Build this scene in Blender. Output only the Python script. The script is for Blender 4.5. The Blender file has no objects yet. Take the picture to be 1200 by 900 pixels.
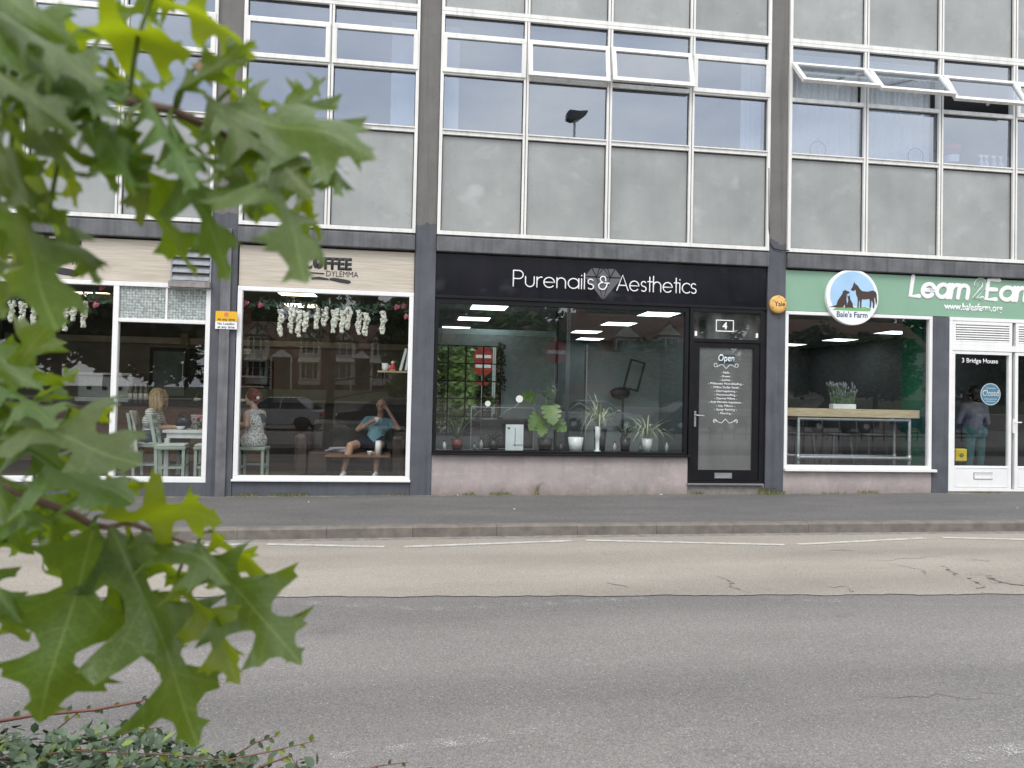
import bpy, bmesh, math, random
from mathutils import Vector, Matrix
from mathutils.geometry import delaunay_2d_cdt
random.seed(7)
sc = bpy.context.scene
COL = sc.collection
R_ = math.radians

# ------------------------------------------------------------------ camera
YAW, PITCH, ROLL, FPX = 0.12847, 0.01975, 0.02087, 830.0
CAM = Vector((0.0, -10.0, 1.387))
fw = Vector((math.sin(YAW)*math.cos(PITCH), math.cos(YAW)*math.cos(PITCH), math.sin(PITCH)))
rt0 = Vector((math.cos(YAW), -math.sin(YAW), 0.0)); up0 = rt0.cross(fw)
rt = math.cos(ROLL)*rt0 + math.sin(ROLL)*up0
up = -math.sin(ROLL)*rt0 + math.cos(ROLL)*up0
cd = bpy.data.cameras.new('camera'); cam = bpy.data.objects.new('camera', cd); COL.objects.link(cam)
cam.matrix_world = Matrix(((rt.x, up.x, -fw.x, CAM.x), (rt.y, up.y, -fw.y, CAM.y), (rt.z, up.z, -fw.z, CAM.z), (0, 0, 0, 1)))
cd.sensor_width = 36.0; cd.lens = FPX/1200*36; cd.clip_start = 0.02; cd.clip_end = 1000
cd.dof.use_dof = True; cd.dof.focus_distance = 9.0; cd.dof.aperture_fstop = 8.5
sc.camera = cam

# ------------------------------------------------------------------ sky and sun: a bright overcast day
SUN_EL, SUN_AZ = R_(56), R_(200)          # azimuth measured from +Y clockwise: high, behind the camera
w = bpy.data.worlds.new('World'); sc.world = w; w.use_nodes = True
nt = w.node_tree; nt.nodes.clear()
o_ = nt.nodes.new('ShaderNodeOutputWorld'); bg = nt.nodes.new('ShaderNodeBackground'); bg.inputs[1].default_value = 0.13
sky = nt.nodes.new('ShaderNodeTexSky'); sky.sky_type = 'NISHITA'; sky.sun_disc = False
sky.sun_elevation = SUN_EL; sky.sun_rotation = SUN_AZ
tc = nt.nodes.new('ShaderNodeTexCoord'); mp = nt.nodes.new('ShaderNodeMapping'); mp.inputs['Scale'].default_value = (1.0, 1.0, 2.6)
nz = nt.nodes.new('ShaderNodeTexNoise'); nz.inputs['Scale'].default_value = 2.3; nz.inputs['Detail'].default_value = 6; nz.inputs['Roughness'].default_value = .55
rp = nt.nodes.new('ShaderNodeValToRGB')
rp.color_ramp.elements[0].position = .33; rp.color_ramp.elements[0].color = (6.0, 6.5, 7.6, 1)
rp.color_ramp.elements[1].position = .68; rp.color_ramp.elements[1].color = (10.9, 10.65, 10.3, 1)
mx = nt.nodes.new('ShaderNodeMix'); mx.data_type = 'RGBA'; mx.inputs[0].default_value = .86
L = nt.links.new
L(tc.outputs['Generated'], mp.inputs[0]); L(mp.outputs[0], nz.inputs['Vector']); L(nz.outputs['Fac'], rp.inputs[0])
L(sky.outputs[0], mx.inputs[6]); L(rp.outputs[0], mx.inputs[7]); L(mx.outputs[2], bg.inputs[0]); L(bg.outputs[0], o_.inputs[0])
sl = bpy.data.lights.new('sun', 'SUN'); sl.energy = 1.1; sl.angle = R_(25); sl.color = (1, .965, .91)
so = bpy.data.objects.new('sun', sl); COL.objects.link(so)
sd = Vector((math.sin(SUN_AZ)*math.cos(SUN_EL), math.cos(SUN_AZ)*math.cos(SUN_EL), math.sin(SUN_EL)))
so.rotation_euler = sd.to_track_quat('Z', 'Y').to_euler(); so.location = (0, -20, 30)
vs = sc.view_settings; vs.view_transform = 'Standard'; vs.look = 'None'; vs.gamma = 1; vs.exposure = 0.84; vs.use_curve_mapping = False
sc.cycles.use_denoising = True
sc.cycles.max_bounces = 10; sc.cycles.transparent_max_bounces = 24; sc.cycles.glossy_bounces = 5; sc.cycles.sample_clamp_indirect = 8

# ------------------------------------------------------------------ helpers
def ray(x, y): return rt*((x-600)/FPX) + up*((450-y)/FPX) + fw
def at(x, y, Y):                         # the place that lies at depth Y of the street, seen at x, y of the 1200 x 900 photograph
    d = ray(x, y); return CAM + d*((Y+10)/d.y)
def near(x, y, d): return CAM + ray(x, y)*d
SL = 0.0077                              # the street climbs gently to the right
def rnd(a, b): return random.uniform(a, b)

class MB:
    def __init__(s): s.v = []; s.f = []; s.m = []
    def add(s, vs, fs, mi=0):
        n = len(s.v); s.v += [tuple(p) for p in vs]; s.f += [tuple(i+n for i in f) for f in fs]; s.m += [mi]*len(fs); return s
    def box(s, x0, x1, y0, y1, z0, z1, mi=0, mat=None):
        P = [Vector((x, y, z)) for x in (x0, x1) for y in (y0, y1) for z in (z0, z1)]
        if mat is not None: P = [mat @ p for p in P]
        return s.add(P, [(0, 1, 3, 2), (4, 6, 7, 5), (0, 4, 5, 1), (2, 3, 7, 6), (0, 2, 6, 4), (1, 5, 7, 3)], mi)
    def frame(s, x0, x1, z0, z1, w, y0, y1, wb=None, wt=None, mi=0, mat=None):
        wb = w if wb is None else wb; wt = w if wt is None else wt
        s.box(x0, x1, y0, y1, z0, z0+wb, mi, mat); s.box(x0, x1, y0, y1, z1-wt, z1, mi, mat)
        s.box(x0, x0+w, y0, y1, z0+wb, z1-wt, mi, mat); s.box(x1-w, x1, y0, y1, z0+wb, z1-wt, mi, mat); return s
    def beam(s, a, b, w, h, mi=0, upv=(0, 0, 1)):
        a = Vector(a); b = Vector(b); d = (b-a).normalized(); u = Vector(upv)
        if abs(d.dot(u)) > .98: u = Vector((0, 1, 0))
        r = d.cross(u).normalized()*w/2; t = r.cross(d).normalized()*h/2
        P = [q+i*r+j*t for q in (a, b) for i, j in ((-1, -1), (1, -1), (1, 1), (-1, 1))]
        return s.add(P, [(3, 2, 1, 0), (4, 5, 6, 7), (0, 1, 5, 4), (1, 2, 6, 5), (2, 3, 7, 6), (3, 0, 4, 7)], mi)
    def tube(s, pts, r, n=8, mi=0, cap=True, flat=None):
        pts = [Vector(p) for p in pts]; rr = r if isinstance(r, (list, tuple)) else [r]*len(pts)
        if cap:                                # rounded ends
            d0 = (pts[0]-pts[1]).normalized(); d1 = (pts[-1]-pts[-2]).normalized()
            pts = [pts[0]+d0*rr[0]*.95, pts[0]+d0*rr[0]*.6]+pts+[pts[-1]+d1*rr[-1]*.6, pts[-1]+d1*rr[-1]*.95]
            rr = [rr[0]*.25, rr[0]*.8]+list(rr)+[rr[-1]*.8, rr[-1]*.25]
        N = len(pts); V = []; prev = None
        for i, p in enumerate(pts):
            t = (pts[min(i+1, N-1)]-pts[max(i-1, 0)]); t = t.normalized() if t.length > 1e-9 else Vector((0, 0, 1))
            if prev is None:
                u = Vector((0, 1, 0)) if abs(t.y) < .9 else Vector((1, 0, 0))
            else: u = prev
            u = (u-t*u.dot(t)).normalized(); prev = u; b = t.cross(u)
            for k in range(n):
                a = 2*math.pi*k/n; V.append(p+(u*math.cos(a)+b*math.sin(a))*rr[i])
        if flat is not None: V = [Vector((q.x, flat[0]+(q.y-flat[0])*flat[1], q.z)) for q in V]
        F = [(i*n+k, i*n+(k+1) % n, (i+1)*n+(k+1) % n, (i+1)*n+k) for i in range(N-1) for k in range(n)]
        F += [tuple(range(n-1, -1, -1)), tuple((N-1)*n+k for k in range(n))]
        return s.add(V, F, mi)
    def lathe(s, c, prof, n=16, mi=0, axis='Z', sq=1.0, caps=True):
        c = Vector(c); V = []
        for r, h in prof:
            for k in range(n):
                a = 2*math.pi*k/n
                V.append(c+(Vector((r*math.cos(a), r*math.sin(a)*sq, h)) if axis == 'Z' else Vector((r*math.cos(a), -h, r*math.sin(a)))))
        F = [(i*n+k, i*n+(k+1) % n, (i+1)*n+(k+1) % n, (i+1)*n+k) for i in range(len(prof)-1) for k in range(n)]
        if caps: F += [tuple(range(n-1, -1, -1)), tuple((len(prof)-1)*n+k for k in range(n))]
        return s.add(V, F, mi)
    def ball(s, c, r, n=10, mi=0, jag=0):
        c = Vector(c); r = Vector(r) if not isinstance(r, (int, float)) else Vector((r, r, r)); m = max(4, n//2+1); V = []; F = []
        for i in range(m+1):
            th = math.pi*(i/m*.96+.02)
            for k in range(n):
                a = 2*math.pi*k/n; q = 1+rnd(-jag, jag)
                V.append(c+Vector((r.x*math.sin(th)*math.cos(a)*q, r.y*math.sin(th)*math.sin(a)*q, r.z*math.cos(th)*q)))
        F = [(i*n+k, (i+1)*n+k, (i+1)*n+(k+1) % n, i*n+(k+1) % n) for i in range(m) for k in range(n)]
        F += [tuple(range(n)), tuple(m*n+k for k in range(n-1, -1, -1))]
        return s.add(V, F, mi)
    def prism(s, poly, y0, y1, mi=0, fn=None):   # outline in x, z drawn through a thickness in y
        fn = fn or (lambda x, y, z: (x, y, z)); n = len(poly)
        A = sum(poly[i][0]*poly[(i+1) % n][1]-poly[(i+1) % n][0]*poly[i][1] for i in range(n))
        if A < 0: poly = poly[::-1]
        V = [fn(x, y0, z) for x, z in poly]+[fn(x, y1, z) for x, z in poly]
        return s.add(V, [tuple(range(n)), tuple(range(2*n-1, n-1, -1))]+[(i+n, (i+1) % n+n, (i+1) % n, i) for i in range(n)], mi)
    def build(s, name, mat, parent=None, smooth=False, bevel=0):
        me = bpy.data.meshes.new(name); me.from_pydata(s.v, [], s.f)
        for m in (mat if isinstance(mat, (list, tuple)) else [mat]): me.materials.append(m)
        if any(s.m): me.polygons.foreach_set('material_index', s.m)
        bm = bmesh.new(); bm.from_mesh(me); bmesh.ops.recalc_face_normals(bm, faces=bm.faces[:])
        if bevel: bmesh.ops.bevel(bm, geom=bm.edges[:], offset=bevel, segments=2, profile=.6, affect='EDGES', clamp_overlap=True)
        bm.to_mesh(me); bm.free()
        if smooth:
            for p in me.polygons: p.use_smooth = True
        return link(name, me, parent)

def link(name, me, parent=None):
    o = bpy.data.objects.new(name, me); COL.objects.link(o)
    if parent is not None:
        o.parent = parent
        o.matrix_parent_inverse = parent_inv(parent)
    return o
def world_of(p):
    return p.matrix_basis.copy() if p.parent is None else world_of(p.parent) @ p.matrix_parent_inverse @ p.matrix_basis
def parent_inv(p): return world_of(p).inverted()
def dup(root, label=None, group=None, move=None):        # a copy of a thing with copies of its parts and sub-parts
    r = root.copy(); COL.objects.link(r)
    if label: r['label'] = label
    if group: r['group'] = group
    if move is not None: r.location = Vector(root.location)+Vector(move)
    for ch in [o for o in root.children]:
        c = ch.copy(); COL.objects.link(c); c.parent = r; c.matrix_parent_inverse = ch.matrix_parent_inverse.copy()
        for g in ch.children:
            d = g.copy(); COL.objects.link(d); d.parent = c; d.matrix_parent_inverse = g.matrix_parent_inverse.copy()
    return r
def tag(o, label, cat, group=None):
    o['label'] = label; o['category'] = cat
    if group: o['group'] = group
    return o
def kind(o, k='structure'): o['kind'] = k; return o
def thing(name, label, cat, loc=(0, 0, 0), group=None):
    o = bpy.data.objects.new(name, None); COL.objects.link(o); o.location = loc; o.empty_display_size = .1
    return tag(o, label, cat, group)
def box(name, mat, x0, x1, y0, y1, z0, z1, parent=None, bevel=0): return MB().box(x0, x1, y0, y1, z0, z1).build(name, mat, parent, bevel=bevel)

# ------------------------------------------------------------------ materials
def mat_new(name):
    m = bpy.data.materials.new(name); m.use_nodes = True; n = m.node_tree; n.nodes.clear()
    o = n.nodes.new('ShaderNodeOutputMaterial'); return m, n, o
def node(n, t, **kw):
    x = n.nodes.new(t)
    for k, v in kw.items(): setattr(x, k, v)
    return x
def mixc(n, blend='MIX', f=1.0):
    x = n.nodes.new('ShaderNodeMix'); x.data_type = 'RGBA'; x.blend_type = blend; x.inputs[0].default_value = f; return x
def mapped(n, scale, coord='Object', loc=(0, 0, 0)):
    t = node(n, 'ShaderNodeTexCoord'); m = node(n, 'ShaderNodeMapping'); m.inputs['Scale'].default_value = scale; m.inputs['Location'].default_value = loc
    n.links.new(t.outputs[coord], m.inputs[0]); return m.outputs[0]
def noise_n(n, vec, scale=5, detail=4, rough=.55):
    z = node(n, 'ShaderNodeTexNoise'); z.inputs['Scale'].default_value = scale; z.inputs['Detail'].default_value = detail; z.inputs['Roughness'].default_value = rough
    n.links.new(vec, z.inputs['Vector']); return z.outputs['Fac']
def ramp(n, fac, a, ca, b, cb):
    r = node(n, 'ShaderNodeValToRGB'); e = r.color_ramp.elements; e[0].position = a; e[0].color = (*ca, 1) if len(ca) == 3 else ca; e[1].position = b; e[1].color = (*cb, 1) if len(cb) == 3 else cb
    n.links.new(fac, r.inputs[0]); return r.outputs[0]
def mathn(n, op, a, b=None, clamp=False):
    x = node(n, 'ShaderNodeMath', operation=op); x.use_clamp = clamp
    for i, q in enumerate((a, b)):
        if q is None: continue
        if isinstance(q, (int, float)): x.inputs[i].default_value = q
        else: n.links.new(q, x.inputs[i])
    return x.outputs[0]
def M(name, col, rough=.6, *a_, objvar=0, **k_):
    m = M0(name, col, rough, *a_, **k_)
    if objvar:
        n = m.node_tree; b = next(q for q in n.nodes if q.type == 'BSDF_PRINCIPLED'); src = b.inputs['Base Color'].links[0].from_socket; oi = node(n, 'ShaderNodeObjectInfo')
        hs = node(n, 'ShaderNodeHueSaturation'); n.links.new(mathn(n, 'ADD', mathn(n, 'MULTIPLY', oi.outputs['Random'], objvar), 1-objvar/2), hs.inputs['Value']); n.links.new(src, hs.inputs['Color']); n.links.new(hs.outputs[0], b.inputs['Base Color'])
    return m
def M0(name, col, rough=.6, var=.12, scale=5, bump=0.0, bscale=90, metal=0, spec=.5, streak=0, spots=0, emit=0, stretch=(1, 1, 1)):
    m, n, o = mat_new(name); b = node(n, 'ShaderNodeBsdfPrincipled'); lk = n.links.new
    b.inputs['Roughness'].default_value = rough; b.inputs['Metallic'].default_value = metal; b.inputs['Specular IOR Level'].default_value = spec
    v = mapped(n, stretch); c = ramp(n, noise_n(n, v, scale, 5), .3, tuple(q*(1-var) for q in col), .7, tuple(min(1, q*(1+var)) for q in col))
    if streak:
        f = noise_n(n, mapped(n, (14, 14, .7)), 1, 4, .6); r = ramp(n, f, .45, (1, 1, 1), .75, (1-streak,)*3)
        x = mixc(n, 'MULTIPLY'); lk(c, x.inputs[6]); lk(r, x.inputs[7]); c = x.outputs[2]
    if spots:
        f = noise_n(n, mapped(n, (1, 1, 1.4)), 2.1, 2); r = ramp(n, f, .6, (0, 0, 0), .8, (spots,)*3)
        x = mixc(n, 'SCREEN'); lk(c, x.inputs[6]); lk(r, x.inputs[7]); c = x.outputs[2]
    lk(c, b.inputs['Base Color'])
    rr = ramp(n, noise_n(n, v, scale*1.7, 4), .3, (max(0, rough-.08),)*3, .7, (min(1, rough+.08),)*3); lk(rr, b.inputs['Roughness'])
    if bump:
        bn = node(n, 'ShaderNodeBump'); bn.inputs['Strength'].default_value = bump; bn.inputs['Distance'].default_value = .01
        lk(noise_n(n, v, bscale, 3), bn.inputs['Height']); lk(bn.outputs[0], b.inputs['Normal'])
    if emit: b.inputs['Emission Color'].default_value = (*col, 1); b.inputs['Emission Strength'].default_value = emit
    lk(b.outputs[0], o.inputs[0]); return m
def glass(name, tint=(.86, .9, .89), f0=.075, rough=0.0, ripple=0.0, haze=0.0, refl=(1, 1, 1), hmin=0.0):
    m, n, o = mat_new(name); lk = n.links.new
    g = node(n, 'ShaderNodeNewGeometry'); dt = node(n, 'ShaderNodeVectorMath', operation='DOT_PRODUCT')
    lk(g.outputs['Normal'], dt.inputs[0]); lk(g.outputs['Incoming'], dt.inputs[1])
    c = mathn(n, 'ABSOLUTE', dt.outputs['Value']); k = mathn(n, 'POWER', mathn(n, 'SUBTRACT', 1.0, c, True), 5.0)
    fac = mathn(n, 'ADD', mathn(n, 'MULTIPLY', k, 1-f0), f0, True)
    t = node(n, 'ShaderNodeBsdfTransparent'); t.inputs[0].default_value = (*tint, 1)
    s = node(n, 'ShaderNodeBsdfGlossy'); s.inputs['Roughness'].default_value = rough; s.inputs['Color'].default_value = (*refl, 1)
    if ripple:
        bn = node(n, 'ShaderNodeBump'); bn.inputs['Strength'].default_value = ripple; bn.inputs['Distance'].default_value = .01
        lk(noise_n(n, mapped(n, (1, 1, .7)), 1.6, 1), bn.inputs['Height']); lk(bn.outputs[0], s.inputs['Normal'])
    x = node(n, 'ShaderNodeMixShader'); lk(fac, x.inputs[0]); lk(t.outputs[0], x.inputs[1]); lk(s.outputs[0], x.inputs[2]); res = x.outputs[0]
    if haze:
        d = node(n, 'ShaderNodeBsdfDiffuse'); d.inputs[0].default_value = (.6, .6, .58, 1); y = node(n, 'ShaderNodeMixShader')
        f = ramp(n, noise_n(n, mapped(n, (3, 3, 1)), 1.5, 5), .35, (hmin,)*3, .8, (haze,)*3)
        lk(f, y.inputs[0]); lk(res, y.inputs[1]); lk(d.outputs[0], y.inputs[2]); res = y.outputs[0]
    lk(res, o.inputs[0]); return m
def emit(name, col, s):
    m, n, o = mat_new(name); e = node(n, 'ShaderNodeEmission'); e.inputs[0].default_value = (*col, 1); e.inputs[1].default_value = s
    n.links.new(e.outputs[0], o.inputs[0]); return m

WHITE = M('white upvc', (.74, .735, .70), .38, .06, 3, streak=.18)
WHITE2 = M('white gloss paint', (.78, .78, .77), .35, .04, 4, streak=.06)
SLATE = M('slate grey paint', (.085, .09, .105), .55, .14, 2.5, streak=.2, bump=.12, bscale=40)
BEAM = M('weathered slate paint', (.115, .117, .125), .7, .28, 4, streak=.45, bump=.3, bscale=25)
BLACK = M('satin black metal', (.009, .009, .011), .42, .2, 3, spec=.22)
BLACKSIGN = M('black gloss sign board', (.009, .009, .014), .2, .3, 1.5, streak=.3, spec=.2, spots=.03)
def plaster_mat():
    m, n, o = mat_new('pinkish painted render'); lk = n.links.new; b = node(n, 'ShaderNodeBsdfPrincipled'); v = mapped(n, (1, 1, 1)); b.inputs['Roughness'].default_value = .88
    c = ramp(n, noise_n(n, v, 2.2, 6, .62), .32, (.3, .266, .26), .7, (.4, .345, .335))
    f = ramp(n, noise_n(n, mapped(n, (1, 1, 1.6)), 5.5, 6, .7), .52, (0, 0, 0), .68, (.65,)*3); x = mixc(n); lk(f, x.inputs[0]); lk(c, x.inputs[6]); x.inputs[7].default_value = (.5, .385, .37, 1)
    sp = node(n, 'ShaderNodeSeparateXYZ'); lk(v, sp.inputs[0]); h = mathn(n, 'ADD', sp.outputs[2], mathn(n, 'MULTIPLY', noise_n(n, mapped(n, (3, 3, .6)), 3, 5), .3))
    d = ramp(n, h, .12, (.58, .56, .53), .34, (1, 1, 1)); y = mixc(n, 'MULTIPLY'); lk(x.outputs[2], y.inputs[6]); lk(d, y.inputs[7])
    s = ramp(n, noise_n(n, mapped(n, (9, 9, .8)), 1, 5, .65), .5, (1, 1, 1), .8, (.84,)*3); z = mixc(n, 'MULTIPLY'); lk(y.outputs[2], z.inputs[6]); lk(s, z.inputs[7]); lk(z.outputs[2], b.inputs['Base Color'])
    bn = node(n, 'ShaderNodeBump'); bn.inputs['Strength'].default_value = .3; bn.inputs['Distance'].default_value = .01; lk(noise_n(n, v, 55, 4), bn.inputs['Height']); lk(bn.outputs[0], b.inputs['Normal']); lk(b.outputs[0], o.inputs[0]); return m
PLASTER = plaster_mat()
SPANDREL = M('grey green panel', (.295, .308, .298), .3, .18, 1.4, streak=.05, spots=.17, objvar=.22)
GLASS = glass('window glass', ripple=.02, f0=.098)
GLASSUP = glass('upper window glass', tint=(.52, .58, .66), f0=.26, ripple=.04, haze=.04, refl=(.84, .91, 1.0))
LETTERW = M('white letter acrylic', (.82, .82, .82), .4, .03)
STEEL = M('brushed steel', (.55, .55, .55), .35, .1, 8, metal=1)
GALV = M('galvanised steel', (.42, .43, .44), .45, .15, 20, metal=.8)
# ================================================================== ground, road, kerb
def road_mat(name, base, dark, light, speck, sc1=420, wet=.0, patch=.18, tracks=.16, stain=.22, seed=0):
    m, n, o = mat_new(name); lk = n.links.new; b = node(n, 'ShaderNodeBsdfPrincipled'); v = mapped(n, (1, 1, 1))
    vo = node(n, 'ShaderNodeTexVoronoi'); vo.inputs['Scale'].default_value = sc1*.42; lk(v, vo.inputs['Vector'])
    c = ramp(n, noise_n(n, v, sc1*.16, 6, .85), .34, dark, .66, light)
    st = ramp(n, vo.outputs['Color'], .2, (.72,)*3, .8, (1.22,)*3); x = mixc(n, 'MULTIPLY', .9); lk(c, x.inputs[6]); lk(st, x.inputs[7]); c = x.outputs[2]
    big = ramp(n, noise_n(n, mapped(n, (.35, 1.1, 1)), 1.3, 5, .6), .3, (1-patch,)*3, .7, (1+patch*.7,)*3); x = mixc(n, 'MULTIPLY'); lk(c, x.inputs[6]); lk(big, x.inputs[7]); c = x.outputs[2]
    tr_ = ramp(n, noise_n(n, mapped(n, (.05, 1.15, 1), loc=(3, seed, 0)), 1.0, 3, .5), .36, (1-tracks,)*3, .64, (1+tracks*.6,)*3); x = mixc(n, 'MULTIPLY'); lk(c, x.inputs[6]); lk(tr_, x.inputs[7]); c = x.outputs[2]
    oil = ramp(n, noise_n(n, mapped(n, (.8, 1.6, 1), loc=(seed*3, 1, 0)), 1.1, 6, .7), .62, (1, 1, 1), .74, (1-stain,)*3); x = mixc(n, 'MULTIPLY'); lk(c, x.inputs[6]); lk(oil, x.inputs[7]); c = x.outputs[2]
    v2 = node(n, 'ShaderNodeTexVoronoi'); v2.inputs['Scale'].default_value = 34; v2.inputs['Randomness'].default_value = 1; lk(v, v2.inputs['Vector'])
    f = mathn(n, 'MULTIPLY', mathn(n, 'LESS_THAN', v2.outputs['Distance'], .15), mathn(n, 'GREATER_THAN', v2.outputs['Color'], .55))
    f = mathn(n, 'MULTIPLY', f, speck); x = mixc(n); lk(f, x.inputs[0]); lk(c, x.inputs[6]); x.inputs[7].default_value = (.5, .5, .48, 1); c = x.outputs[2]
    lk(c, b.inputs['Base Color']); b.inputs['Roughness'].default_value = .82; b.inputs['Specular IOR Level'].default_value = .3
    bn = node(n, 'ShaderNodeBump'); bn.inputs['Strength'].default_value = .55; bn.inputs['Distance'].default_value = .006
    lk(mathn(n, 'ADD', noise_n(n, v, sc1*.3, 3), vo.outputs['Distance']), bn.inputs['Height']); lk(bn.outputs[0], b.inputs['Normal'])
    lk(b.outputs[0], o.inputs[0]); return m
ASPHALT = road_mat('asphalt with pale chippings', 0, (.13, .123, .116), (.245, .233, .22), .42, patch=.12)
BEIGE = road_mat('buff anti-skid surfacing', 0, (.222, .202, .17), (.385, .352, .305), .1, 520, patch=.12, tracks=.1, stain=.2, seed=4)
PAVE = road_mat('worn pavement asphalt', 0, (.1, .097, .094), (.152, .148, .143), .1, 300, patch=.2, tracks=.06, stain=.25, seed=9)
EARTH = M('dark soil and grass', (.06, .075, .03), .95, .35, 9, bump=.6, bscale=40)
KERBM = M('granite kerb', (.155, .138, .12), .88, .26, 7, bump=.35, bscale=120, streak=.1)
CRACKM = M('crack in the surfacing', (.09, .08, .068), .95, .3, 30)

def sheet(name, mat, pts_near, pts_far, th=None):
    # strip between two polylines (x, y, z), the street's slope is already in z
    n = len(pts_near); mb = MB(); mb.add(pts_near+pts_far, [(i, i+1, n+i+1, n+i) for i in range(n-1)]); return mb.build(name, mat)
def P3(x, y, z): return (x, y, z+SL*x)
def kerb_y(x): return -2.27-.0035*(min(max(x, -6), 14)-1.5)**2*.8
def RD(p): return (p[0]*.968, -10+(p[1]+10)*.968)
def beige_y(x): return -4.56-.068*min(max(x, -20), 30)
XS = [-120, -40, -20]+[-12+i*.5 for i in range(61)]+[30, 60, 140]
g = MB(); g.add([P3(-300, -300, -.33), P3(300, -300, -.33), P3(300, 300, -.33), P3(-300, 300, -.33)], [(0, 1, 2, 3)]); kind(g.build('ground', EARTH))
def jag(x, s=0): return .012*math.sin(x*7.3+s)+.008*math.sin(x*17.1+s*2)+rnd(-.012, .012)
FX = [-120, -40]+[-20+i*.05 for i in range(801)]+[60, 140]
road = kind(sheet('road', ASPHALT, [P3(x, -8.6, -.135) for x in XS], [P3(x, kerb_y(x)-.01, -.135) for x in XS]))
bst = kind(sheet('surfacing_strip', BEIGE, [P3(x, beige_y(x)+jag(x)*.8, -.129) for x in FX], [P3(x, kerb_y(x)-.16, -.129) for x in FX]))
pv = kind(sheet('pavement', PAVE, [P3(x, kerb_y(x)+.12, -.019) for x in XS], [P3(x, .3, .0) for x in XS]))
kb = kind(MB().box(-60, -10.02, -2.6, -2.45, -.78, -.5).build('kerb', KERBM))
x = -10.0
while x < 16:                                   # each kerbstone a piece of the kerb
    x1 = x+.905; y0 = kerb_y(x); y1 = kerb_y(x1); zt = -.016+rnd(-.003, .003); m = MB(); g_ = .0018
    V = []
    for (xx, yy) in ((x+g_, y0), (x1-g_, y1)):
        V += [P3(xx, yy-.012, -.30), P3(xx, yy-.004, zt-.02), P3(xx, yy+.016, zt), P3(xx, yy+.125, zt), P3(xx, yy+.125, -.30)]
    m.add(V, [(0, 1, 6, 5), (1, 2, 7, 6), (2, 3, 8, 7), (3, 4, 9, 8), (4, 3, 2, 1, 0), (5, 6, 7, 8, 9)]); m.build('kerbstone', KERBM, kb); x = x1
GUT = M('gutter dust', (.19, .18, .165), .9, .3, 12, bump=.3)
kind(sheet('gutter', GUT, [P3(x, kerb_y(x)-.17, -.1315) for x in XS], [P3(x, kerb_y(x)-.008, -.1315) for x in XS]))

def paint_mat(name, wear, col=(.62, .61, .57)):
    m, n, o = mat_new(name); lk = n.links.new; b = node(n, 'ShaderNodeBsdfPrincipled'); b.inputs['Base Color'].default_value = (*col, 1); b.inputs['Roughness'].default_value = .75
    t = node(n, 'ShaderNodeBsdfTransparent'); x = node(n, 'ShaderNodeMixShader'); v = mapped(n, (1, 1, 1))
    f = mathn(n, 'ADD', mathn(n, 'MULTIPLY', noise_n(n, v, 130, 3, .7), .75), mathn(n, 'MULTIPLY', noise_n(n, v, 9, 3), .3))
    r = ramp(n, f, wear-.05, (0, 0, 0), wear+.05, (1, 1, 1)); lk(r, x.inputs[0]); lk(t.outputs[0], x.inputs[1]); lk(b.outputs[0], x.inputs[2]); lk(x.outputs[0], o.inputs[0]); return m
PAINT = paint_mat('white road paint', .47, (.5, .49, .45)); WORN = paint_mat('worn road paint', .60, (.42, .41, .39)); FAINT = paint_mat('almost gone road paint', .625, (.42, .41, .39))
def zig(pts, w, z, mat, lab):
    (xa, ya), (xb, yb) = RD(pts[0]), RD(pts[1]); d = Vector((xb-xa, yb-ya)).normalized(); nrm = Vector((-d.y, d.x))*w/2; N = 12; a = []; b = []
    for i in range(N+1):
        t = i/N; px = xa+(xb-xa)*t; py = ya+(yb-ya)*t; q = 1+rnd(-.06, .06)
        a.append(P3(px-nrm.x*q, py-nrm.y*q, z)); b.append(P3(px+nrm.x*q, py+nrm.y*q, z))
    kind(sheet('road_marking', mat, a, b))
ZK = -.1245
for p, q in (((-3.6, -2.52), (-1.72, -2.31)), ((-1.55, -2.33), (-.33, -2.54)), ((-.13, -2.55), (1.69, -2.36)), ((1.85, -2.34), (3.96, -2.72)), ((4.12, -2.71), (5.83, -2.47)), ((6.05, -2.45), (7.9, -2.80)), ((8.1, -2.78), (10, -2.5))): zig((p, q), .075, ZK, PAINT, '')
for p, q, m in (((-2.6, -4.62), (-1.0, -4.46), FAINT), ((-.82, -4.49), (.2, -4.73), WORN), ((.29, -4.73), (1.8, -4.56), WORN), ((2.75, -4.64), (4.3, -5.0), FAINT), ((4.4, -5.0), (6, -4.9), FAINT)): zig((p, q), .085, -.131, m, '')
for p, q, m in (((-.35, -6.84), (.6, -6.68), WORN), ((.68, -6.69), (1.6, -6.8), FAINT), ((2.25, -7.14), (3.3, -6.98), WORN)): zig((p, q), .085, -.131, m, '')
def crack(pts, z, wmax):
    pts = [RD(p) for p in pts]
    N = len(pts); a = []; b = []; P = []
    for i in range(N-1):
        for k in range(5):
            t = k/5; P.append((pts[i][0]+(pts[i+1][0]-pts[i][0])*t+rnd(-.03, .03), pts[i][1]+(pts[i+1][1]-pts[i][1])*t+rnd(-.04, .04)))
    P.append(pts[-1])
    for i, (px, py) in enumerate(P):
        h = wmax*(.25+.75*math.sin(math.pi*(i+.15)/(len(P)-.4)))*rnd(.4, 1.1)
        a.append(P3(px-h*.4, py-h, z)); b.append(P3(px+h*.4, py+h, z))
    kind(sheet('road_crack', CRACKM, a, b))
crack([(5.0, -3.74), (4.93, -3.95), (4.85, -4.14)], -.1265, .022); crack([(4.98, -4.12), (4.88, -4.25), (4.86, -4.42), (4.64, -4.66)], -.1265, .012)
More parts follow.
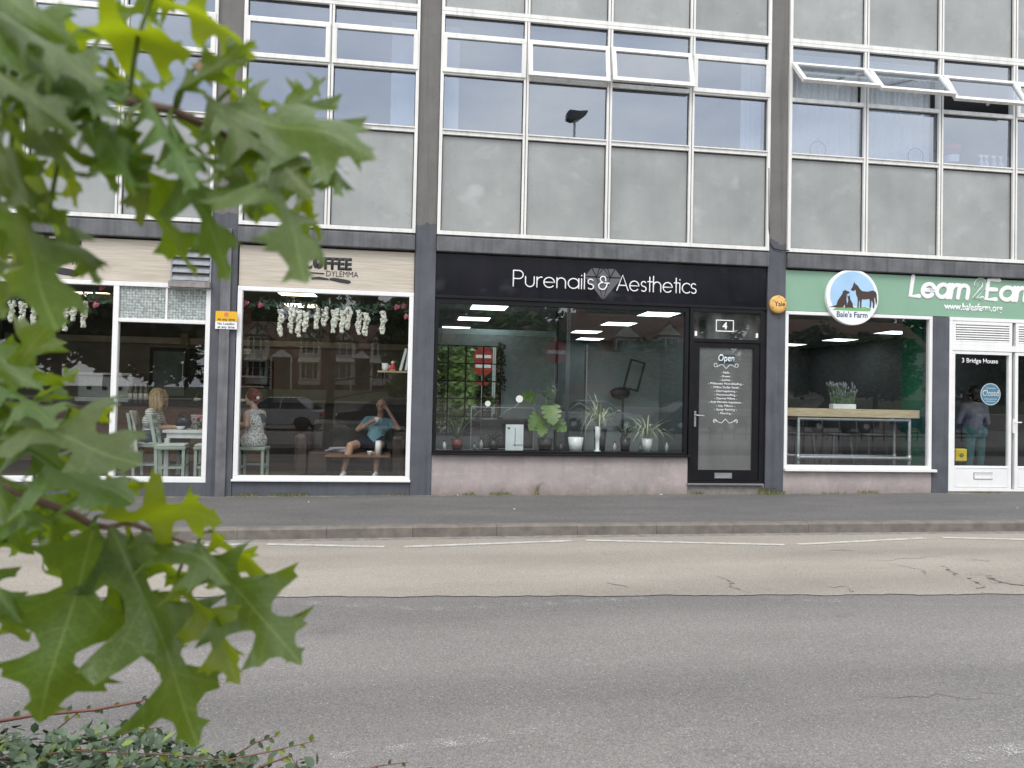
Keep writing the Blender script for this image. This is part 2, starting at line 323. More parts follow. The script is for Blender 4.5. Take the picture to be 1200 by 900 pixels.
crack([(5.22, -4.1), (5.08, -4.25), (5.1, -4.42), (5.3, -4.56), (5.6, -4.7)], -.1265, .016); crack([(4.5, -3.62), (4.7, -3.85), (4.6, -4.05)], -.1265, .006)
crack([(3.4, -4.3), (3.6, -4.42), (3.55, -4.58)], -.1265, .006); crack([(2.6, -3.9), (2.72, -4.1), (2.6, -4.3), (2.7, -4.5)], -.1265, .006); crack([(4.2, -3.0), (4.6, -3.05)], -.1265, .005)
crack([(2.1, -6.52), (2.5, -6.47), (2.9, -6.52), (3.3, -6.53)], -.132, .0022); crack([(1.6, -4.1), (1.75, -4.3)], -.1265, .007); crack([(5.5, -3.3), (5.0, -3.42), (4.4, -3.5)], -.1265, .004)
random.seed(77)
for i in range(15):
    cx, cy = (rnd(4.2, 6.2), rnd(-4.55, -3.5)) if i < 14 else (rnd(-.6, 5.5), rnd(-4.55, -3.2)); a = rnd(-.7, .7); l_ = rnd(.08, .3)
    crack([(cx, cy), (cx+l_*.5*math.cos(a)+rnd(-.05, .05), cy+l_*.4*math.sin(a)-.04), (cx+l_*math.cos(a), cy+l_*math.sin(a))], -.1265, rnd(.0015, .004))
GRIT_SHADE = paint_mat('grit and moss at the wall foot', .5, (.2, .19, .155))  # wall-foot grit that also stands in for a contact shadow
kind(sheet('pavement_grit', GRIT_SHADE, [P3(x, -.07-.05*abs(math.sin(x*1.7)*math.sin(x*.6)), -.0005) for x in FX if -9 < x < 12], [P3(x, .0, .0025) for x in FX if -9 < x < 12]))
# far side: kerb, verge and car park behind the camera
kind(MB().box(-60, 60, -8.75, -8.62, -.6, .02).build('far_kerb', KERBM)).rotation_euler = (0, -SL, 0)
VERGE = M('verge soil', (.07, .06, .045), .95, .4, 12, bump=.7, bscale=30)
kind(sheet('verge', VERGE, [P3(x, -11.2, -.06) for x in XS], [P3(x, -8.75, -.06) for x in XS]))
kind(sheet('car_park', ASPHALT, [P3(x, -36, -.2) for x in XS], [P3(x, -11.2, -.2) for x in XS]))
bk = MB(); PX = [-90+6*i for i in range(36)]
bk.add([P3(x, -36, -.2) for x in PX]+[P3(x, -43, 1.6+.2*math.sin(x)) for x in PX]+[P3(x, -90, 2.2) for x in PX], [(r*36+i, r*36+i+1, (r+1)*36+i+1, (r+1)*36+i) for r in (0, 1) for i in range(35)])
kind(bk.build('bank', EARTH))
# ================================================================== the office building above and between the shops
bld = thing('office_building', 'mid-century office block with white window grids and dark grey piers over the shops', 'building', (0, 0, 0))
def pier_mat():
    m, n, o = mat_new('concrete pier painted slate at street level'); lk = n.links.new; b = node(n, 'ShaderNodeBsdfPrincipled'); v = mapped(n, (1, 1, 1))
    conc = ramp(n, noise_n(n, v, 2.5, 6, .7), .3, (.125, .119, .114), .72, (.168, .16, .153)); pnt = ramp(n, noise_n(n, v, 3, 5), .3, (.066, .07, .082), .7, (.098, .103, .12))
    sp = node(n, 'ShaderNodeSeparateXYZ'); t = node(n, 'ShaderNodeTexCoord'); lk(t.outputs['Object'], sp.inputs[0])
    h = mathn(n, 'ADD', sp.outputs[2], mathn(n, 'MULTIPLY', noise_n(n, v, 4, 4), .35)); f = ramp(n, h, .955/1.0, (1, 1, 1), .96, (0, 0, 0))
    f = mathn(n, 'LESS_THAN', h, 3.98); x = mixc(n); lk(f, x.inputs[0]); lk(conc, x.inputs[6]); lk(pnt, x.inputs[7])
    s = ramp(n, noise_n(n, mapped(n, (14, 14, .6)), 1, 4), .5, (1, 1, 1), .8, (.68,)*3); y = mixc(n, 'MULTIPLY'); lk(x.outputs[2], y.inputs[6]); lk(s, y.inputs[7])
    lk(y.outputs[2], b.inputs['Base Color']); b.inputs['Roughness'].default_value = .75
    bn = node(n, 'ShaderNodeBump'); bn.inputs['Strength'].default_value = .25; bn.inputs['Distance'].default_value = .01; lk(noise_n(n, v, 40, 4), bn.inputs['Height']); lk(bn.outputs[0], b.inputs['Normal'])
    lk(b.outputs[0], o.inputs[0]); return m
PIER = pier_mat()
ROOMW = M('office wall', (.35, .36, .38), .8, .06); ROOMF = M('office carpet', (.08, .08, .09), .95, .2, 20); ROOMC = M('office ceiling tile', (.55, .55, .55), .9, .06)
DARKROOM = M('dark blue grey wall', (.10, .11, .135), .85, .1)
PX_ = [(-8.1, -7.75), (-2.83, -2.5), (-.115, .175), (5.115, 5.40), (10.45, 10.75)]
for a, b_ in PX_: box('pier', PIER, a, b_, -.015, .28, -.6, 10.35, bld, bevel=.006)
box('pier', PIER, 7.83, 8.1, -.012, .2, -.5, 2.778, bld, bevel=.005)
for (a, b_), (c, d) in zip(PX_[:-1], PX_[1:]):
    box('beam', BEAM, b_+.004, c-.004, -.065, .25, 3.425, 3.635, bld, bevel=.012)
    box('drip_ledge', M('grimy ledge', (.10, .098, .095), .8, .35, 9, streak=.5), b_+.01, c-.01, -.03, .2, 3.637, 3.662, bld)
    box('parapet', BEAM, b_+.004, c-.004, -.06, .25, 10.06, 10.35, bld)
SLABM = M('concrete slab', (.3, .3, .3), .9)
for z0, z1 in ((3.06, 3.42), (6.84, 6.9), (10.0, 10.04)): box('floor_slab', SLABM, -8.1, 10.75, .26, 9, z0, z1, bld)
box('rear_wall', SLABM, -8.1, 10.75, 9.0, 9.2, -.5, 10.3, bld); box('side_wall', SLABM, -8.3, -8.12, .0, 9.2, -.5, 10.3, bld); box('side_wall', SLABM, 10.77, 10.95, .0, 9.2, -.5, 10.3, bld)
box('ceiling', ROOMC, -8.1, 10.75, .3, 4.4, 6.78, 6.835, bld); box('carpet', ROOMF, -8.1, 10.75, .28, 4.5, 3.425, 3.66, bld)
for a, b_ in ((-8.1, -2.66), (-2.66, .03), (.03, 5.26), (5.26, 10.75)):
    box('office_wall', DARKROOM if b_ != 10.75 else ROOMW, a+.01, b_-.01, 4.4, 4.5, 3.68, 6.77, bld)
for x_ in (-2.66, .03, 5.26): box('partition', ROOMW, x_-.04, x_+.04, .3, 4.39, 3.67, 6.77, bld)
box('office_wall', DARKROOM, -8.1, 10.75, 4.4, 4.5, 6.91, 9.99, bld)
PUTTY = M('dark glazing gasket', (.03, .03, .032), .6)
def casement(w, x0, x1, zt, zb, ang, z0):
    c = MB(); T = Matrix.Translation((0, -.03, zt)) @ Matrix.Rotation(R_(-ang), 4, 'X') @ Matrix.Translation((0, .03, -zt))
    c.frame(x0, x1, zb, zt, .062, -.062, -.012, mat=T); o = c.build('casement', WHITE, w, bevel=.004)
    g = MB(); g.add([T @ Vector(p) for p in ((x0+.05, -.035, zb+.05), (x1-.05, -.035, zb+.05), (x1-.05, -.035, zt-.05), (x0+.05, -.035, zt-.05))], [(0, 1, 2, 3)]); g.build('pane', GLASSUP, w)
    if ang > 2:
        h = MB(); h.box((x0+x1)/2-.012, (x0+x1)/2+.012, -.005, .05, zb+.03, zb+.07, mat=T); h.box((x0+x1)/2-.008, (x0+x1)/2+.008, .02, .032, zb+.03, zb+.14, mat=T); h.build('handle', WHITE, w)
def window_wall(x0, x1, mul, z0, opens={}):
    # rows measured from the foot of the frame
    f = MB(); H = 3.17; xs = [x0]+mul+[x1]
    f.box(x0, x1, -.05, .05, z0, z0+.055); f.box(x0, x1, -.05, .05, z0+H-.045, z0+H)
    f.box(x0, x0+.045, -.048, .05, z0+.055, z0+H-.045); f.box(x1-.045, x1, -.048, .05, z0+.055, z0+H-.045)
    for m in mul: f.box(m-.037, m+.037, -.046, .05, z0+.055, z0+H-.045); f.box(m-.004, m+.004, -.049, -.0461, z0+.055, z0+H-.045, 1)
    w = f.build('window_frame', [WHITE, PUTTY], bld, bevel=0)
    rows = [(1.42, 1.495), (2.275, 2.335), (2.815, 2.87)]
    for i in range(len(xs)-1):
        a = xs[i]+(.045 if i == 0 else .037); b = xs[i+1]-(.045 if i == len(xs)-2 else .037)
        for p, q in rows: box('rail', WHITE, a+.001, b-.001, -.042, .05, z0+p, z0+q, w, bevel=.003)
        box('drip_bead', WHITE, a+.001, b-.001, -.06, -.0421, z0+1.475, z0+1.492, w)
        e = .004
        box('spandrel_panel', SPANDREL, a+.006, b-.006, .0, .05, z0+.06, z0+1.416, w)
        gk = MB().frame(a+.0015, b-.0015, z0+.0565, z0+1.4185, .011, -.012, -.001); gk.build('gasket', PUTTY, w)
        for p, q in ((1.495, 2.275), (2.87, 3.125)):
            ta, tb = rnd(-.007, .007), rnd(-.012, .012); MB().add([(xx, .012+ta*(xx-(a+b)/2)+tb*(zz-(p+q)/2), z0+zz) for xx, zz in ((a+e, p+e), (b-e, p+e), (b-e, q-e), (a+e, q-e))], [(0, 1, 2, 3)]).build('pane', GLASSUP, w)
            MB().frame(a+.0015, b-.0015, z0+p+.001, z0+q-.001, .009, -.004, .004).build('gasket', PUTTY, w)
        casement(w, a-.022, b+.022, z0+2.85, z0+2.30, opens.get(i, 0), z0)
    return w
W1 = 3.665
BAYS = [(-7.745, -2.835, [-6.35, -5.2, -4.04]), (-2.495, -.12, [-1.33]), (.18, 5.11, [1.405, 2.63, 3.88]), (5.405, 10.445, [6.655, 7.905, 9.18])]
for i, (a, b_, mu) in enumerate(BAYS):
    window_wall(a, b_, mu, W1, {2: {1: 9, 2: 13}, 3: {0: 40, 1: 37, 2: 30}}.get(i, {}))
    window_wall(a, b_, mu, W1+3.175, {})
# a thin cable drooping beside the right pier
MB().tube([(5.09, -.05, 4.9), (5.1, -.055, 4.0), (5.13, -.03, 3.78), (5.2, -.03, 3.70), (5.3, -.03, 3.685), (5.42, -.055, 3.68)], .006, 6).build('cable', BLACK, bld, True)

# things behind the upper windows
BLIND = M('pale vertical blind', (.62, .65, .68), .8, .05)
def blind(label, x0, x1, z0=5.05, z1=6.7, y=.22):
    t = thing('vertical_blind', label, 'blind', ((x0+x1)/2, y, z0), 'blinds in the office windows')
    box('head_rail', WHITE2, x0, x1, y-.03, y+.03, z1, z1+.04, t); x = x0
    while x < x1-.02:
        MB().box(-.042, .042, -.001, .001, z0, z1, mat=Matrix.Translation((x+.045, y, 0)) @ Matrix.Rotation(R_(rnd(4, 10)), 4, 'Z')).build('slat', BLIND, t); x += .083
blind('pale vertical blind drawn to the right edge of the window over the coffee shop', -.52, -.14)
blind('pale vertical blind at the left edge of the window over the black sign', .2, .46)
blind('narrow pale vertical blind at the right edge of the window over the black sign', 4.75, 5.05)
NET, n_, o__ = mat_new('white net curtain'); d_ = node(n_, 'ShaderNodeBsdfDiffuse'); d_.inputs[0].default_value = (.66, .68, .68, 1); t_ = node(n_, 'ShaderNodeBsdfTransparent'); x_ = node(n_, 'ShaderNodeMixShader')
vo_ = node(n_, 'ShaderNodeTexVoronoi'); vo_.inputs['Scale'].default_value = 60; n_.links.new(mapped(n_, (1, .2, 1)), vo_.inputs['Vector']); n_.links.new(ramp(n_, vo_.outputs['Distance'], .3, (.78,)*3, .6, (.93,)*3), x_.inputs[0]); n_.links.new(t_.outputs[0], x_.inputs[1]); n_.links.new(d_.outputs[0], x_.inputs[2]); n_.links.new(x_.outputs[0], o__.inputs[0])
def curtain(label, x0, x1, z0=5.0, z1=6.72, y=.14):
    t = thing('net_curtain', label, 'curtain', ((x0+x1)/2, y, z0), 'net curtains in the office windows'); box('rod', WHITE2, x0, x1, y-.01, y+.01, z1+.002, z1+.02, t); m = MB(); N = 90; V = []
    for i in range(N+1): xx = x0+(x1-x0)*i/N; w0 = .016*math.sin(i*.85)+.012*math.sin(i*.37+1); V += [(xx, y+w0*.5, z1), (xx+.01*math.sin(i), y+w0, (z0+z1)/2), (xx+.012*math.sin(i*.7), y+w0*1.3, z0)]
    m.add(V, [(i*3+k, i*3+3+k, i*3+4+k, i*3+1+k) for i in range(N) for k in (0, 1)]); m.build('cloth', NET, t, True)
curtain('white net curtain across the window just right of the dark pier', 5.45, 6.63)
curtain('white net curtain in the second window column above the round badge', 6.68, 7.86)
LEDGE = M('pale window ledge', (.45, .45, .44), .6)
for a, b_ in ((-2.49, -.13), (.19, 5.1), (5.41, 10.44)): box('window_ledge', LEDGE, a, b_, .055, .42, 5.10, 5.14, bld)
REDP = M('red plastic', (.62, .03, .05), .45)
c_ = at(1114, 189, .22); c_.z = 5.141
rb = thing('bucket', 'red plastic tub with white label on the office window ledge', 'bucket', c_)
MB().lathe(c_, [(.10, 0), (.13, .3), (.142, .3), (.142, .39), (.0, .39)], 20).build('body', REDP, rb, True); MB().lathe(c_+Vector((0, 0, .12)), [(.1125, 0), (.1235, .11)], 20, caps=False).build('paper_label', LETTERW, rb, True)
for i, px in enumerate((1151, 1157, 1166, 1174, 1184)):
    c_ = at(px, 189, .12); c_.z = 5.141; c_.y = .14
    sb = thing('spray_bottle', ['clear spray bottle leftmost of the row by the red tub', 'second clear spray bottle right of the red tub', 'third clear spray bottle right of the red tub', 'fourth clear spray bottle right of the red tub', 'clear spray bottle rightmost of the row by the red tub'][i], 'bottle', c_, 'spray bottles on the office ledge')
    MB().lathe(c_, [(.035, 0), (.037, .13), (.014, .19), (.014, .22), (0, .22)], 12).build('body', M('cloudy plastic', (.5, .52, .55), .3), sb, True)
    MB().prism([(c_.x-.03, c_.z+.22), (c_.x+.02, c_.z+.22), (c_.x+.03, c_.z+.26), (c_.x-.045, c_.z+.265)], c_.y-.01, c_.y+.01).build('trigger', LETTERW, sb)
for px, ll in ((955, 'black wire desk fan by the left net curtain'), (1070, 'black wire desk fan with round guard by the second net curtain')):
    c_ = at(px, 190, .08); c_.z = 5.141; c_.y = .09; f_ = thing('desk_fan', ll, 'fan', c_)
    MB().box(c_.x-.09, c_.x+.06, c_.y-.02, c_.y+.02, 5.1412, 5.21).build('base', BLACK, f_, bevel=.012)
    MB().tube([(c_.x+.05+.13*math.cos(a*.314), c_.y, 5.155+.13+.13*math.sin(a*.314)) for a in range(21)], .006, 6, cap=False).build('guard', BLACK, f_, True)
# ================================================================== lettering
def text(name, s, mat, parent, x, z, y, h=None, width=None, bold=0.0, shear=0.0, ex=.004, align='LEFT', sy=None, space=1.0):
    cu = bpy.data.curves.new('letters', 'FONT'); cu.body = s; cu.size = 1; cu.offset = bold; cu.shear = shear; cu.extrude = 0; cu.resolution_u = 3; cu.align_x = align; cu.space_character = space
    t = bpy.data.objects.new('letters', cu); COL.objects.link(t); dg = bpy.context.evaluated_depsgraph_get(); me = bpy.data.meshes.new_from_object(t.evaluated_get(dg))
    bpy.data.objects.remove(t); xs = [v.co.x for v in me.vertices]; ys = [v.co.y for v in me.vertices]; w0 = max(xs)-min(xs)
    k = (width/w0) if width else h/.73; kz = (sy/.73) if sy else (k if not (width and h) else h/.73)
    off = min(xs) if align == 'LEFT' else (min(xs)+max(xs))/2
    for v in me.vertices: v.co = Vector((x+(v.co.x-off)*k, y, z+v.co.y*kz))
    bm = bmesh.new(); bm.from_mesh(me); r = bmesh.ops.extrude_face_region(bm, geom=bm.faces[:]); 
    bmesh.ops.translate(bm, vec=(0, -ex, 0), verts=[e for e in r['geom'] if isinstance(e, bmesh.types.BMVert)]); bmesh.ops.recalc_face_normals(bm, faces=bm.faces[:]); bm.to_mesh(me); bm.free()
    me.materials.clear(); me.materials.append(mat); return link(name, me, parent)
def arc(cx, cy, rx, ry, a0, a1, n=12): return [(cx+rx*math.cos(R_(a0+(a1-a0)*i/n)), cy+ry*math.sin(R_(a0+(a1-a0)*i/n))) for i in range(n+1)]
GL = {
 'P': (.70, [[(0, 0), (0, 1)], [(0, 1), (.26, 1)]+arc(.3, .74, .26, .26, 90, -90)+[(0, .48)]]),
 'u': (.66, [[(0, .64), (0, .28)]+arc(.25, .26, .25, .26, 180, 360)+[(.5, .64)]]),
 'r': (.40, [[(0, 0), (0, .64)], [(0, .36)]+arc(.25, .36, .25, .28, 180, 80)]),
 'e': (.76, [[(.02, .33), (.62, .33)]+arc(.31, .32, .31, .32, 0, 318, 20)]),
 'n': (.66, [[(0, 0), (0, .64)], [(0, .36)]+arc(.25, .38, .25, .26, 180, 0)+[(.5, 0)]]),
 'a': (.78, [arc(.31, .32, .31, .32, 0, 360, 22), [(.62, .64), (.62, 0)]]),
 'i': (.17, [[(0, 0), (0, .64)], [(0, .84), (0, .86)]]), 'l': (.19, [[(0, 0), (0, 1)]]),
 's': (.46, [arc(.18, .48, .16, .16, 35, 270, 12)+arc(.18, .16, .17, .16, 90, -140, 12)]),
 'A': (.86, [[(0, 0), (.38, 1), (.76, 0)], [(.13, .33), (.63, .33)]]),
 't': (.38, [[(.13, 0), (.13, .95)], [(0, .64), (.3, .64)]]), 'h': (.66, [[(0, 0), (0, 1)], [(0, .36)]+arc(.25, .38, .25, .26, 180, 0)+[(.5, 0)]]),
 'c': (.60, [arc(.31, .32, .31, .32, 48, 312, 18)]),
 '&': (.86, [[(.56, .62)]+arc(.36, .74, .2, .2, 20, 200, 12)+[(.24, .55), (.36, .5)], [(.36, .5)]+arc(.34, .24, .3, .25, 110, 300, 14)+[(.62, .2), (.68, .46)], [(.5, .46), (.82, .46)]]),
 'L': (.62, [[(0, 1), (0, 0), (.48, 0)]]), 'E': (.68, [[(.48, 1), (0, 1), (0, 0), (.48, 0)], [(0, .5), (.42, .5)]]), ' ': (.34, []),
 '2': (.68, [[(.0, .72)]+arc(.26, .72, .26, .27, 170, -25, 12)+[(.02, .02), (.54, .02)]])}
def strokes(name, s, mat, parent, x, z, y, cap, r, width=None, shear=0.0, flat=.35, wob=0):
    adv = sum(GL[c][0] for c in s); k = cap if not width else width/(adv-.12); px = 0; mb = MB()
    for c in s:
        for pl in GL[c][1]:
            pts = [Vector((x+(px+a)*k+shear*b*cap, y, z+b*cap)) for a, b in pl]; mb.tube(pts, r, 8, flat=(y, flat))
        px += GL[c][0]
    return mb.build(name, mat, parent, smooth=True)

# ================================================================== coffee shop (left bay and second bay)
def wood_mat(name, a, b, sx=1.2, sz=60):
    m, n, o = mat_new(name); lk = n.links.new; p = node(n, 'ShaderNodeBsdfPrincipled'); v = mapped(n, (sx, sx, sz))
    c = ramp(n, noise_n(n, v, 1.5, 6, .65), .3, a, .7, b); lk(c, p.inputs['Base Color']); p.inputs['Roughness'].default_value = .55; lk(p.outputs[0], o.inputs[0]); return m
CREAMW = wood_mat('pale limed wood cladding', (.36, .315, .25), (.62, .565, .475))
DARKINK = M('dark charcoal vinyl', (.022, .022, .026), .5)
GREYW = M('weathered grey louvre paint', (.27, .28, .30), .75, .2, 6, streak=.25, stretch=(1, 1, 8))
cof = thing('coffee_shopfront', 'white framed coffee shop window under the cream sign beside the black salon', 'shopfront', (-1.3, 0, 0))
def plinth(t, x0, x1, z1): box('plinth', SLATE, x0, x1, .0, .12, -.3, z1, t)
def pane(t, x0, x1, z0, z1, y=.03, mat=None, name='window_pane'): return MB().add([(x0, y, z0), (x1, y, z0), (x1, y, z1), (x0, y, z1)], [(0, 1, 2, 3)]).build(name, mat or GLASS, t)
plinth(cof, -2.496, -.118, .185)
MB().frame(-2.49, -.12, .187, 2.835, .062, -.005, .075, wb=.075).build('window_frame', WHITE2, cof, bevel=.006)
MB().box(-2.5, -.11, -.05, -.0051, .187, .215).build('sill', WHITE2, cof, bevel=.004)
pane(cof, -2.428, -.182, .262, 2.773)
cofl = thing('coffee_shopfront', 'white framed two-light coffee shop front at the left with wired glass fanlight', 'shopfront', (-5, 0, 0))
plinth(cofl, -7.745, -2.832, .16)
fr = MB().frame(-7.74, -2.835, .162, 2.835, .062, -.005, .075, wb=.075); fr.box(-4.075, -4.005, -.0045, .075, .237, 2.773); fr.box(-4.004, -2.898, -.004, .075, 2.295, 2.345)
fr.box(-5.93, -5.87, -.0045, .075, .237, 2.773); fr.build('window_frame', WHITE2, cofl, bevel=.005)
pane(cofl, -7.678, -5.93, .237, 2.773); pane(cofl, -5.87, -4.075, .237, 2.773); pane(cofl, -4.005, -2.897, .237, 2.295)
def wired():
    m, n, o = mat_new('crackled wired glass'); lk = n.links.new; b = node(n, 'ShaderNodeBsdfPrincipled'); v = mapped(n, (1, 1, 1)); vo = node(n, 'ShaderNodeTexVoronoi'); vo.inputs['Scale'].default_value = 34; lk(v, vo.inputs['Vector'])
    sp = node(n, 'ShaderNodeSeparateXYZ'); lk(v, sp.inputs[0]); gx = mathn(n, 'LESS_THAN', mathn(n, 'FRACT', mathn(n, 'MULTIPLY', sp.outputs[0], 27)), .16); gz = mathn(n, 'LESS_THAN', mathn(n, 'FRACT', mathn(n, 'MULTIPLY', sp.outputs[2], 27)), .16)
    c = ramp(n, vo.outputs['Color'], .1, (.24, .27, .26), .8, (.5, .55, .53)); x = mixc(n); lk(mathn(n, 'MAXIMUM', gx, gz), x.inputs[0]); lk(c, x.inputs[6]); x.inputs[7].default_value = (.2, .22, .21, 1)
    lk(x.outputs[2], b.inputs['Base Color']); b.inputs['Roughness'].default_value = .12; bn = node(n, 'ShaderNodeBump'); bn.inputs['Strength'].default_value = .6; lk(vo.outputs['Distance'], bn.inputs['Height']); lk(bn.outputs[0], b.inputs['Normal']); lk(b.outputs[0], o.inputs[0]); return m
box('fanlight', wired(), -4.0, -2.9, .03, .05, 2.346, 2.772, cofl); box('fanlight_bar', WHITE2, -3.42, -3.395, .01, .029, 2.346, 2.772, cofl)
# louvred vent box hanging over the fanlight
lv = thing('louvre_vent', 'weathered grey louvred vent with a ledge above the wired fanlight', 'vent', (-3.07, 0, 2.77))
box('backing', BLACK, -3.335, -2.845, .03, .07, 2.862, 3.40, lv); MB().frame(-3.355, -2.835, 2.86, 3.41, .02, -.03, .06).build('frame', GREYW, lv)
for i in range(5):
    z = 2.875+i*.105; MB().add([(-3.333, -.045, z), (-2.857, -.045, z), (-2.857, .02, z+.112), (-3.333, .02, z+.112), (-3.333, -.037, z-.004), (-2.857, -.037, z-.004), (-2.857, .029, z+.107), (-3.333, .029, z+.107)], [(0, 1, 2, 3), (7, 6, 5, 4), (0, 4, 5, 1), (3, 2, 6, 7), (0, 3, 7, 4), (1, 5, 6, 2)]).build('louvre', GREYW, lv)
box('ledge', M('dirty timber ledge', (.27, .25, .24), .85, .25, 10, streak=.3), -3.36, -2.83, -.10, .02, 2.775, 2.857, lv, bevel=.005)
def bean(mb, c, r, y):   # the O of the logo is a coffee bean, split by an S-shaped gap
    for sgn in (1, -1):
        pts = []
        for i in range(13):
            a = R_(-115+sgn*0+180*i/12+(0 if sgn > 0 else 180)); pts.append((c[0]+r*.72*math.cos(a)-0, c[1]+r*math.sin(a)))
        a0 = pts[-1]; a1 = pts[0]; mid = [(a0[0]+(a1[0]-a0[0])*t+math.sin(t*2*math.pi)*r*.18+sgn*.0, a0[1]+(a1[1]-a0[1])*t) for t in (.15, .3, .5, .7, .85)]
        off = Vector((sgn*.42, sgn*.18))*r*.22; mb.prism([(p[0]+off.x, p[1]+off.y) for p in pts+mid], y-.004, y)
def coffee_sign(label, x0, x1, lx, lz, k):
    t = thing('fascia_sign', label, 'shop sign', ((x0+x1)/2, .0, 2.84))
    box('board', CREAMW, x0, x1, .02, .06, 2.842, 3.40, t); y = .0195
    a = text('lettering', 'C', DARKINK, t, lx, lz, y, h=.165*k, width=.105*k, bold=.045); m = MB(); bean(m, (lx+.185*k, lz+.083*k), .094*k, y); m.build('coffee_bean', DARKINK, t)
    text('lettering', 'FFEE', DARKINK, t, lx+.265*k, lz, y, h=.165*k, width=.385*k, bold=.045)
    text('lettering', 'DYLEMMA', DARKINK, t, lx+.30*k, lz-.105*k, y, h=.085*k, width=.44*k, bold=-.008)
    m = MB(); m.prism([(lx+.07*k, lz-.055*k), (lx+.27*k, lz-.06*k), (lx+.27*k, lz-.08*k), (lx+.07*k, lz-.075*k)], y-.004, y)
    m.prism([(lx+.09*k, lz-.13*k), (lx+.2*k, lz-.115*k), (lx+.33*k, lz-.135*k), (lx+.34*k, lz-.16*k), (lx+.17*k, lz-.155*k), (lx+.1*k, lz-.16*k)], y-.004, y)
    m.prism([(lx+.345*k, lz-.13*k), (lx+.42*k, lz-.122*k), (lx+.56*k, lz-.14*k), (lx+.63*k, lz-.155*k), (lx+.645*k, lz-.18*k), (lx+.61*k, lz-.2*k), (lx+.5*k, lz-.19*k), (lx+.345*k, lz-.158*k)], y-.004, y); m.build('knife_mark', DARKINK, t)
    return t
coffee_sign('cream wood sign with dark coffee bean lettering beside the black salon', -2.485, -.125, -1.62, 3.12, .98)
coffee_sign('cream wood sign with large dark letters behind the leaves at the left', -7.74, -3.365, -5.55, 3.2, 1.62)
# post with parking plate on the left pier
STRIPM = M('old galvanised channel', (.16, .16, .17), .6, .2, 6, metal=.3, streak=.3)
sp_ = thing('parking_plate', 'yellow and white no loading plate on a grey channel against the left pier', 'sign', (-2.63, -.03, 0))
box('channel', STRIPM, -2.705, -2.575, -.05, -.0155, -.35, 3.6, sp_, bevel=.004); YEL = M('yellow plate', (.75, .42, .02), .4, .05)
box('plate', LETTERW, -2.755, -2.475, -.058, -.0515, 2.235, 2.335, sp_); box('yellow_plate', YEL, -2.755, -2.475, -.058, -.0515, 2.337, 2.475, sp_)
text('lettering', 'At any time', DARKINK, sp_, -2.615, 2.35, -.0582, width=.225, bold=.02, align='CENTER', ex=.001); text('lettering', 'No Loading', DARKINK, sp_, -2.615, 2.292, -.0582, width=.22, bold=.02, align='CENTER', ex=.001, h=.034)
text('lettering', 'at any time', DARKINK, sp_, -2.615, 2.247, -.0582, width=.22, bold=.02, align='CENTER', ex=.001, h=.034)
MB().lathe((-2.615, -.0582, 2.43), [(.0, -.0), (.03, 0), (.03, .001), (0, .001)], 18, axis='Y').build('roundel', M('roundel red', (.6, .2, .12), .5), sp_)

# ================================================================== nail salon
sal = thing('salon_shopfront', 'black framed salon front with a wide window above a pinkish rendered wall', 'shopfront', (2.6, 0, 0))
rz = MB(); nx = 26; X0, X1 = .18, 3.915
rz.box(X0, X1, .0, .16, -.3, .572); rz.build('stall_riser', PLASTER, sal)
MB().box(.178, 3.94, -.075, .09, .574, .602).build('sill', BLACK, sal, bevel=.004)
MB().frame(.18, 3.90, .603, 2.775, .052, -.002, .075, wt=.07, wb=.035).build('window_frame', BLACK, sal, bevel=.004)
pane(sal, .232, 3.848, .638, 2.705)
MB().box(.178, 5.11, -.02, .02, 2.777, 2.815).build('head_trim', BLACK, sal, bevel=.003)
fb = thing('fascia_sign', 'long glossy black sign with thin white lettering over a grey diamond', 'shop sign', (2.6, 0, 2.8))
box('board', BLACKSIGN, .18, 5.108, .015, .05, 2.816, 3.408, fb)
SILV = M('silver grey vinyl', (.10, .10, .108), .4, .1); y = .0148
dm = MB(); cx, cz = 2.6, 3.10; k = .285
def dpoly(pts, e=0): dm.prism([(cx+a*k, cz+b*k) for a, b in pts], y-.002, y)
T = [(-.62, .72), (-.2, .72), (.2, .72), (.62, .72)]; G = [(-1, .25), (-.36, .25), (.36, .25), (1, .25)]; B = (0, -.95); s_ = .03
def shrink(poly, q=.055):
    mxx = sum(p[0] for p in poly)/len(poly); mzz = sum(p[1] for p in poly)/len(poly); out = []
    for a, b in poly:
        d = math.hypot(a-mxx, b-mzz); out.append((a+(mxx-a)*q/d*1.0, b+(mzz-b)*q/d*1.0))
    return out
for po in ([T[0], G[0], G[1]], [T[0], T[1], G[1]], [T[1], (0, .72), G[1]], [(0, .72), G[1], G[2]], [(0, .72), T[2], G[2]], [T[2], T[3], G[2]], [T[3], G[3], G[2]], [G[0], G[1], B], [G[1], G[2], B], [G[2], G[3], B]): dpoly(shrink(po))
dm.build('diamond_mark', SILV, fb)
strokes('lettering', 'Purenails', LETTERW, fb, 1.28, 2.985, -.002, .225, .0086, width=1.17)
strokes('lettering', '&', LETTERW, fb, 2.52, 2.99, -.002, .2, .0095)
strokes('lettering', 'Aesthetics', LETTERW, fb, 2.80, 2.985, -.002, .225, .0086, width=1.20)
dr = thing('salon_door', 'black glazed salon door with white price list and number four fanlight', 'door', (4.48, 0, .1))
MB().frame(3.92, 5.07, .195, 2.776, .055, -.01, .08, wb=.03).box(3.9755, 5.0145, -.009, .08, 2.275, 2.325).build('door_frame', BLACK, dr, bevel=.003)
box('jamb', BLACK, 5.072, 5.112, .01, .08, .1, 2.776, dr); box('threshold', M('dull aluminium', (.3, .3, .3), .45, .1, metal=.7), 3.905, 5.08, -.05, .1, .168, .193, dr, bevel=.003)
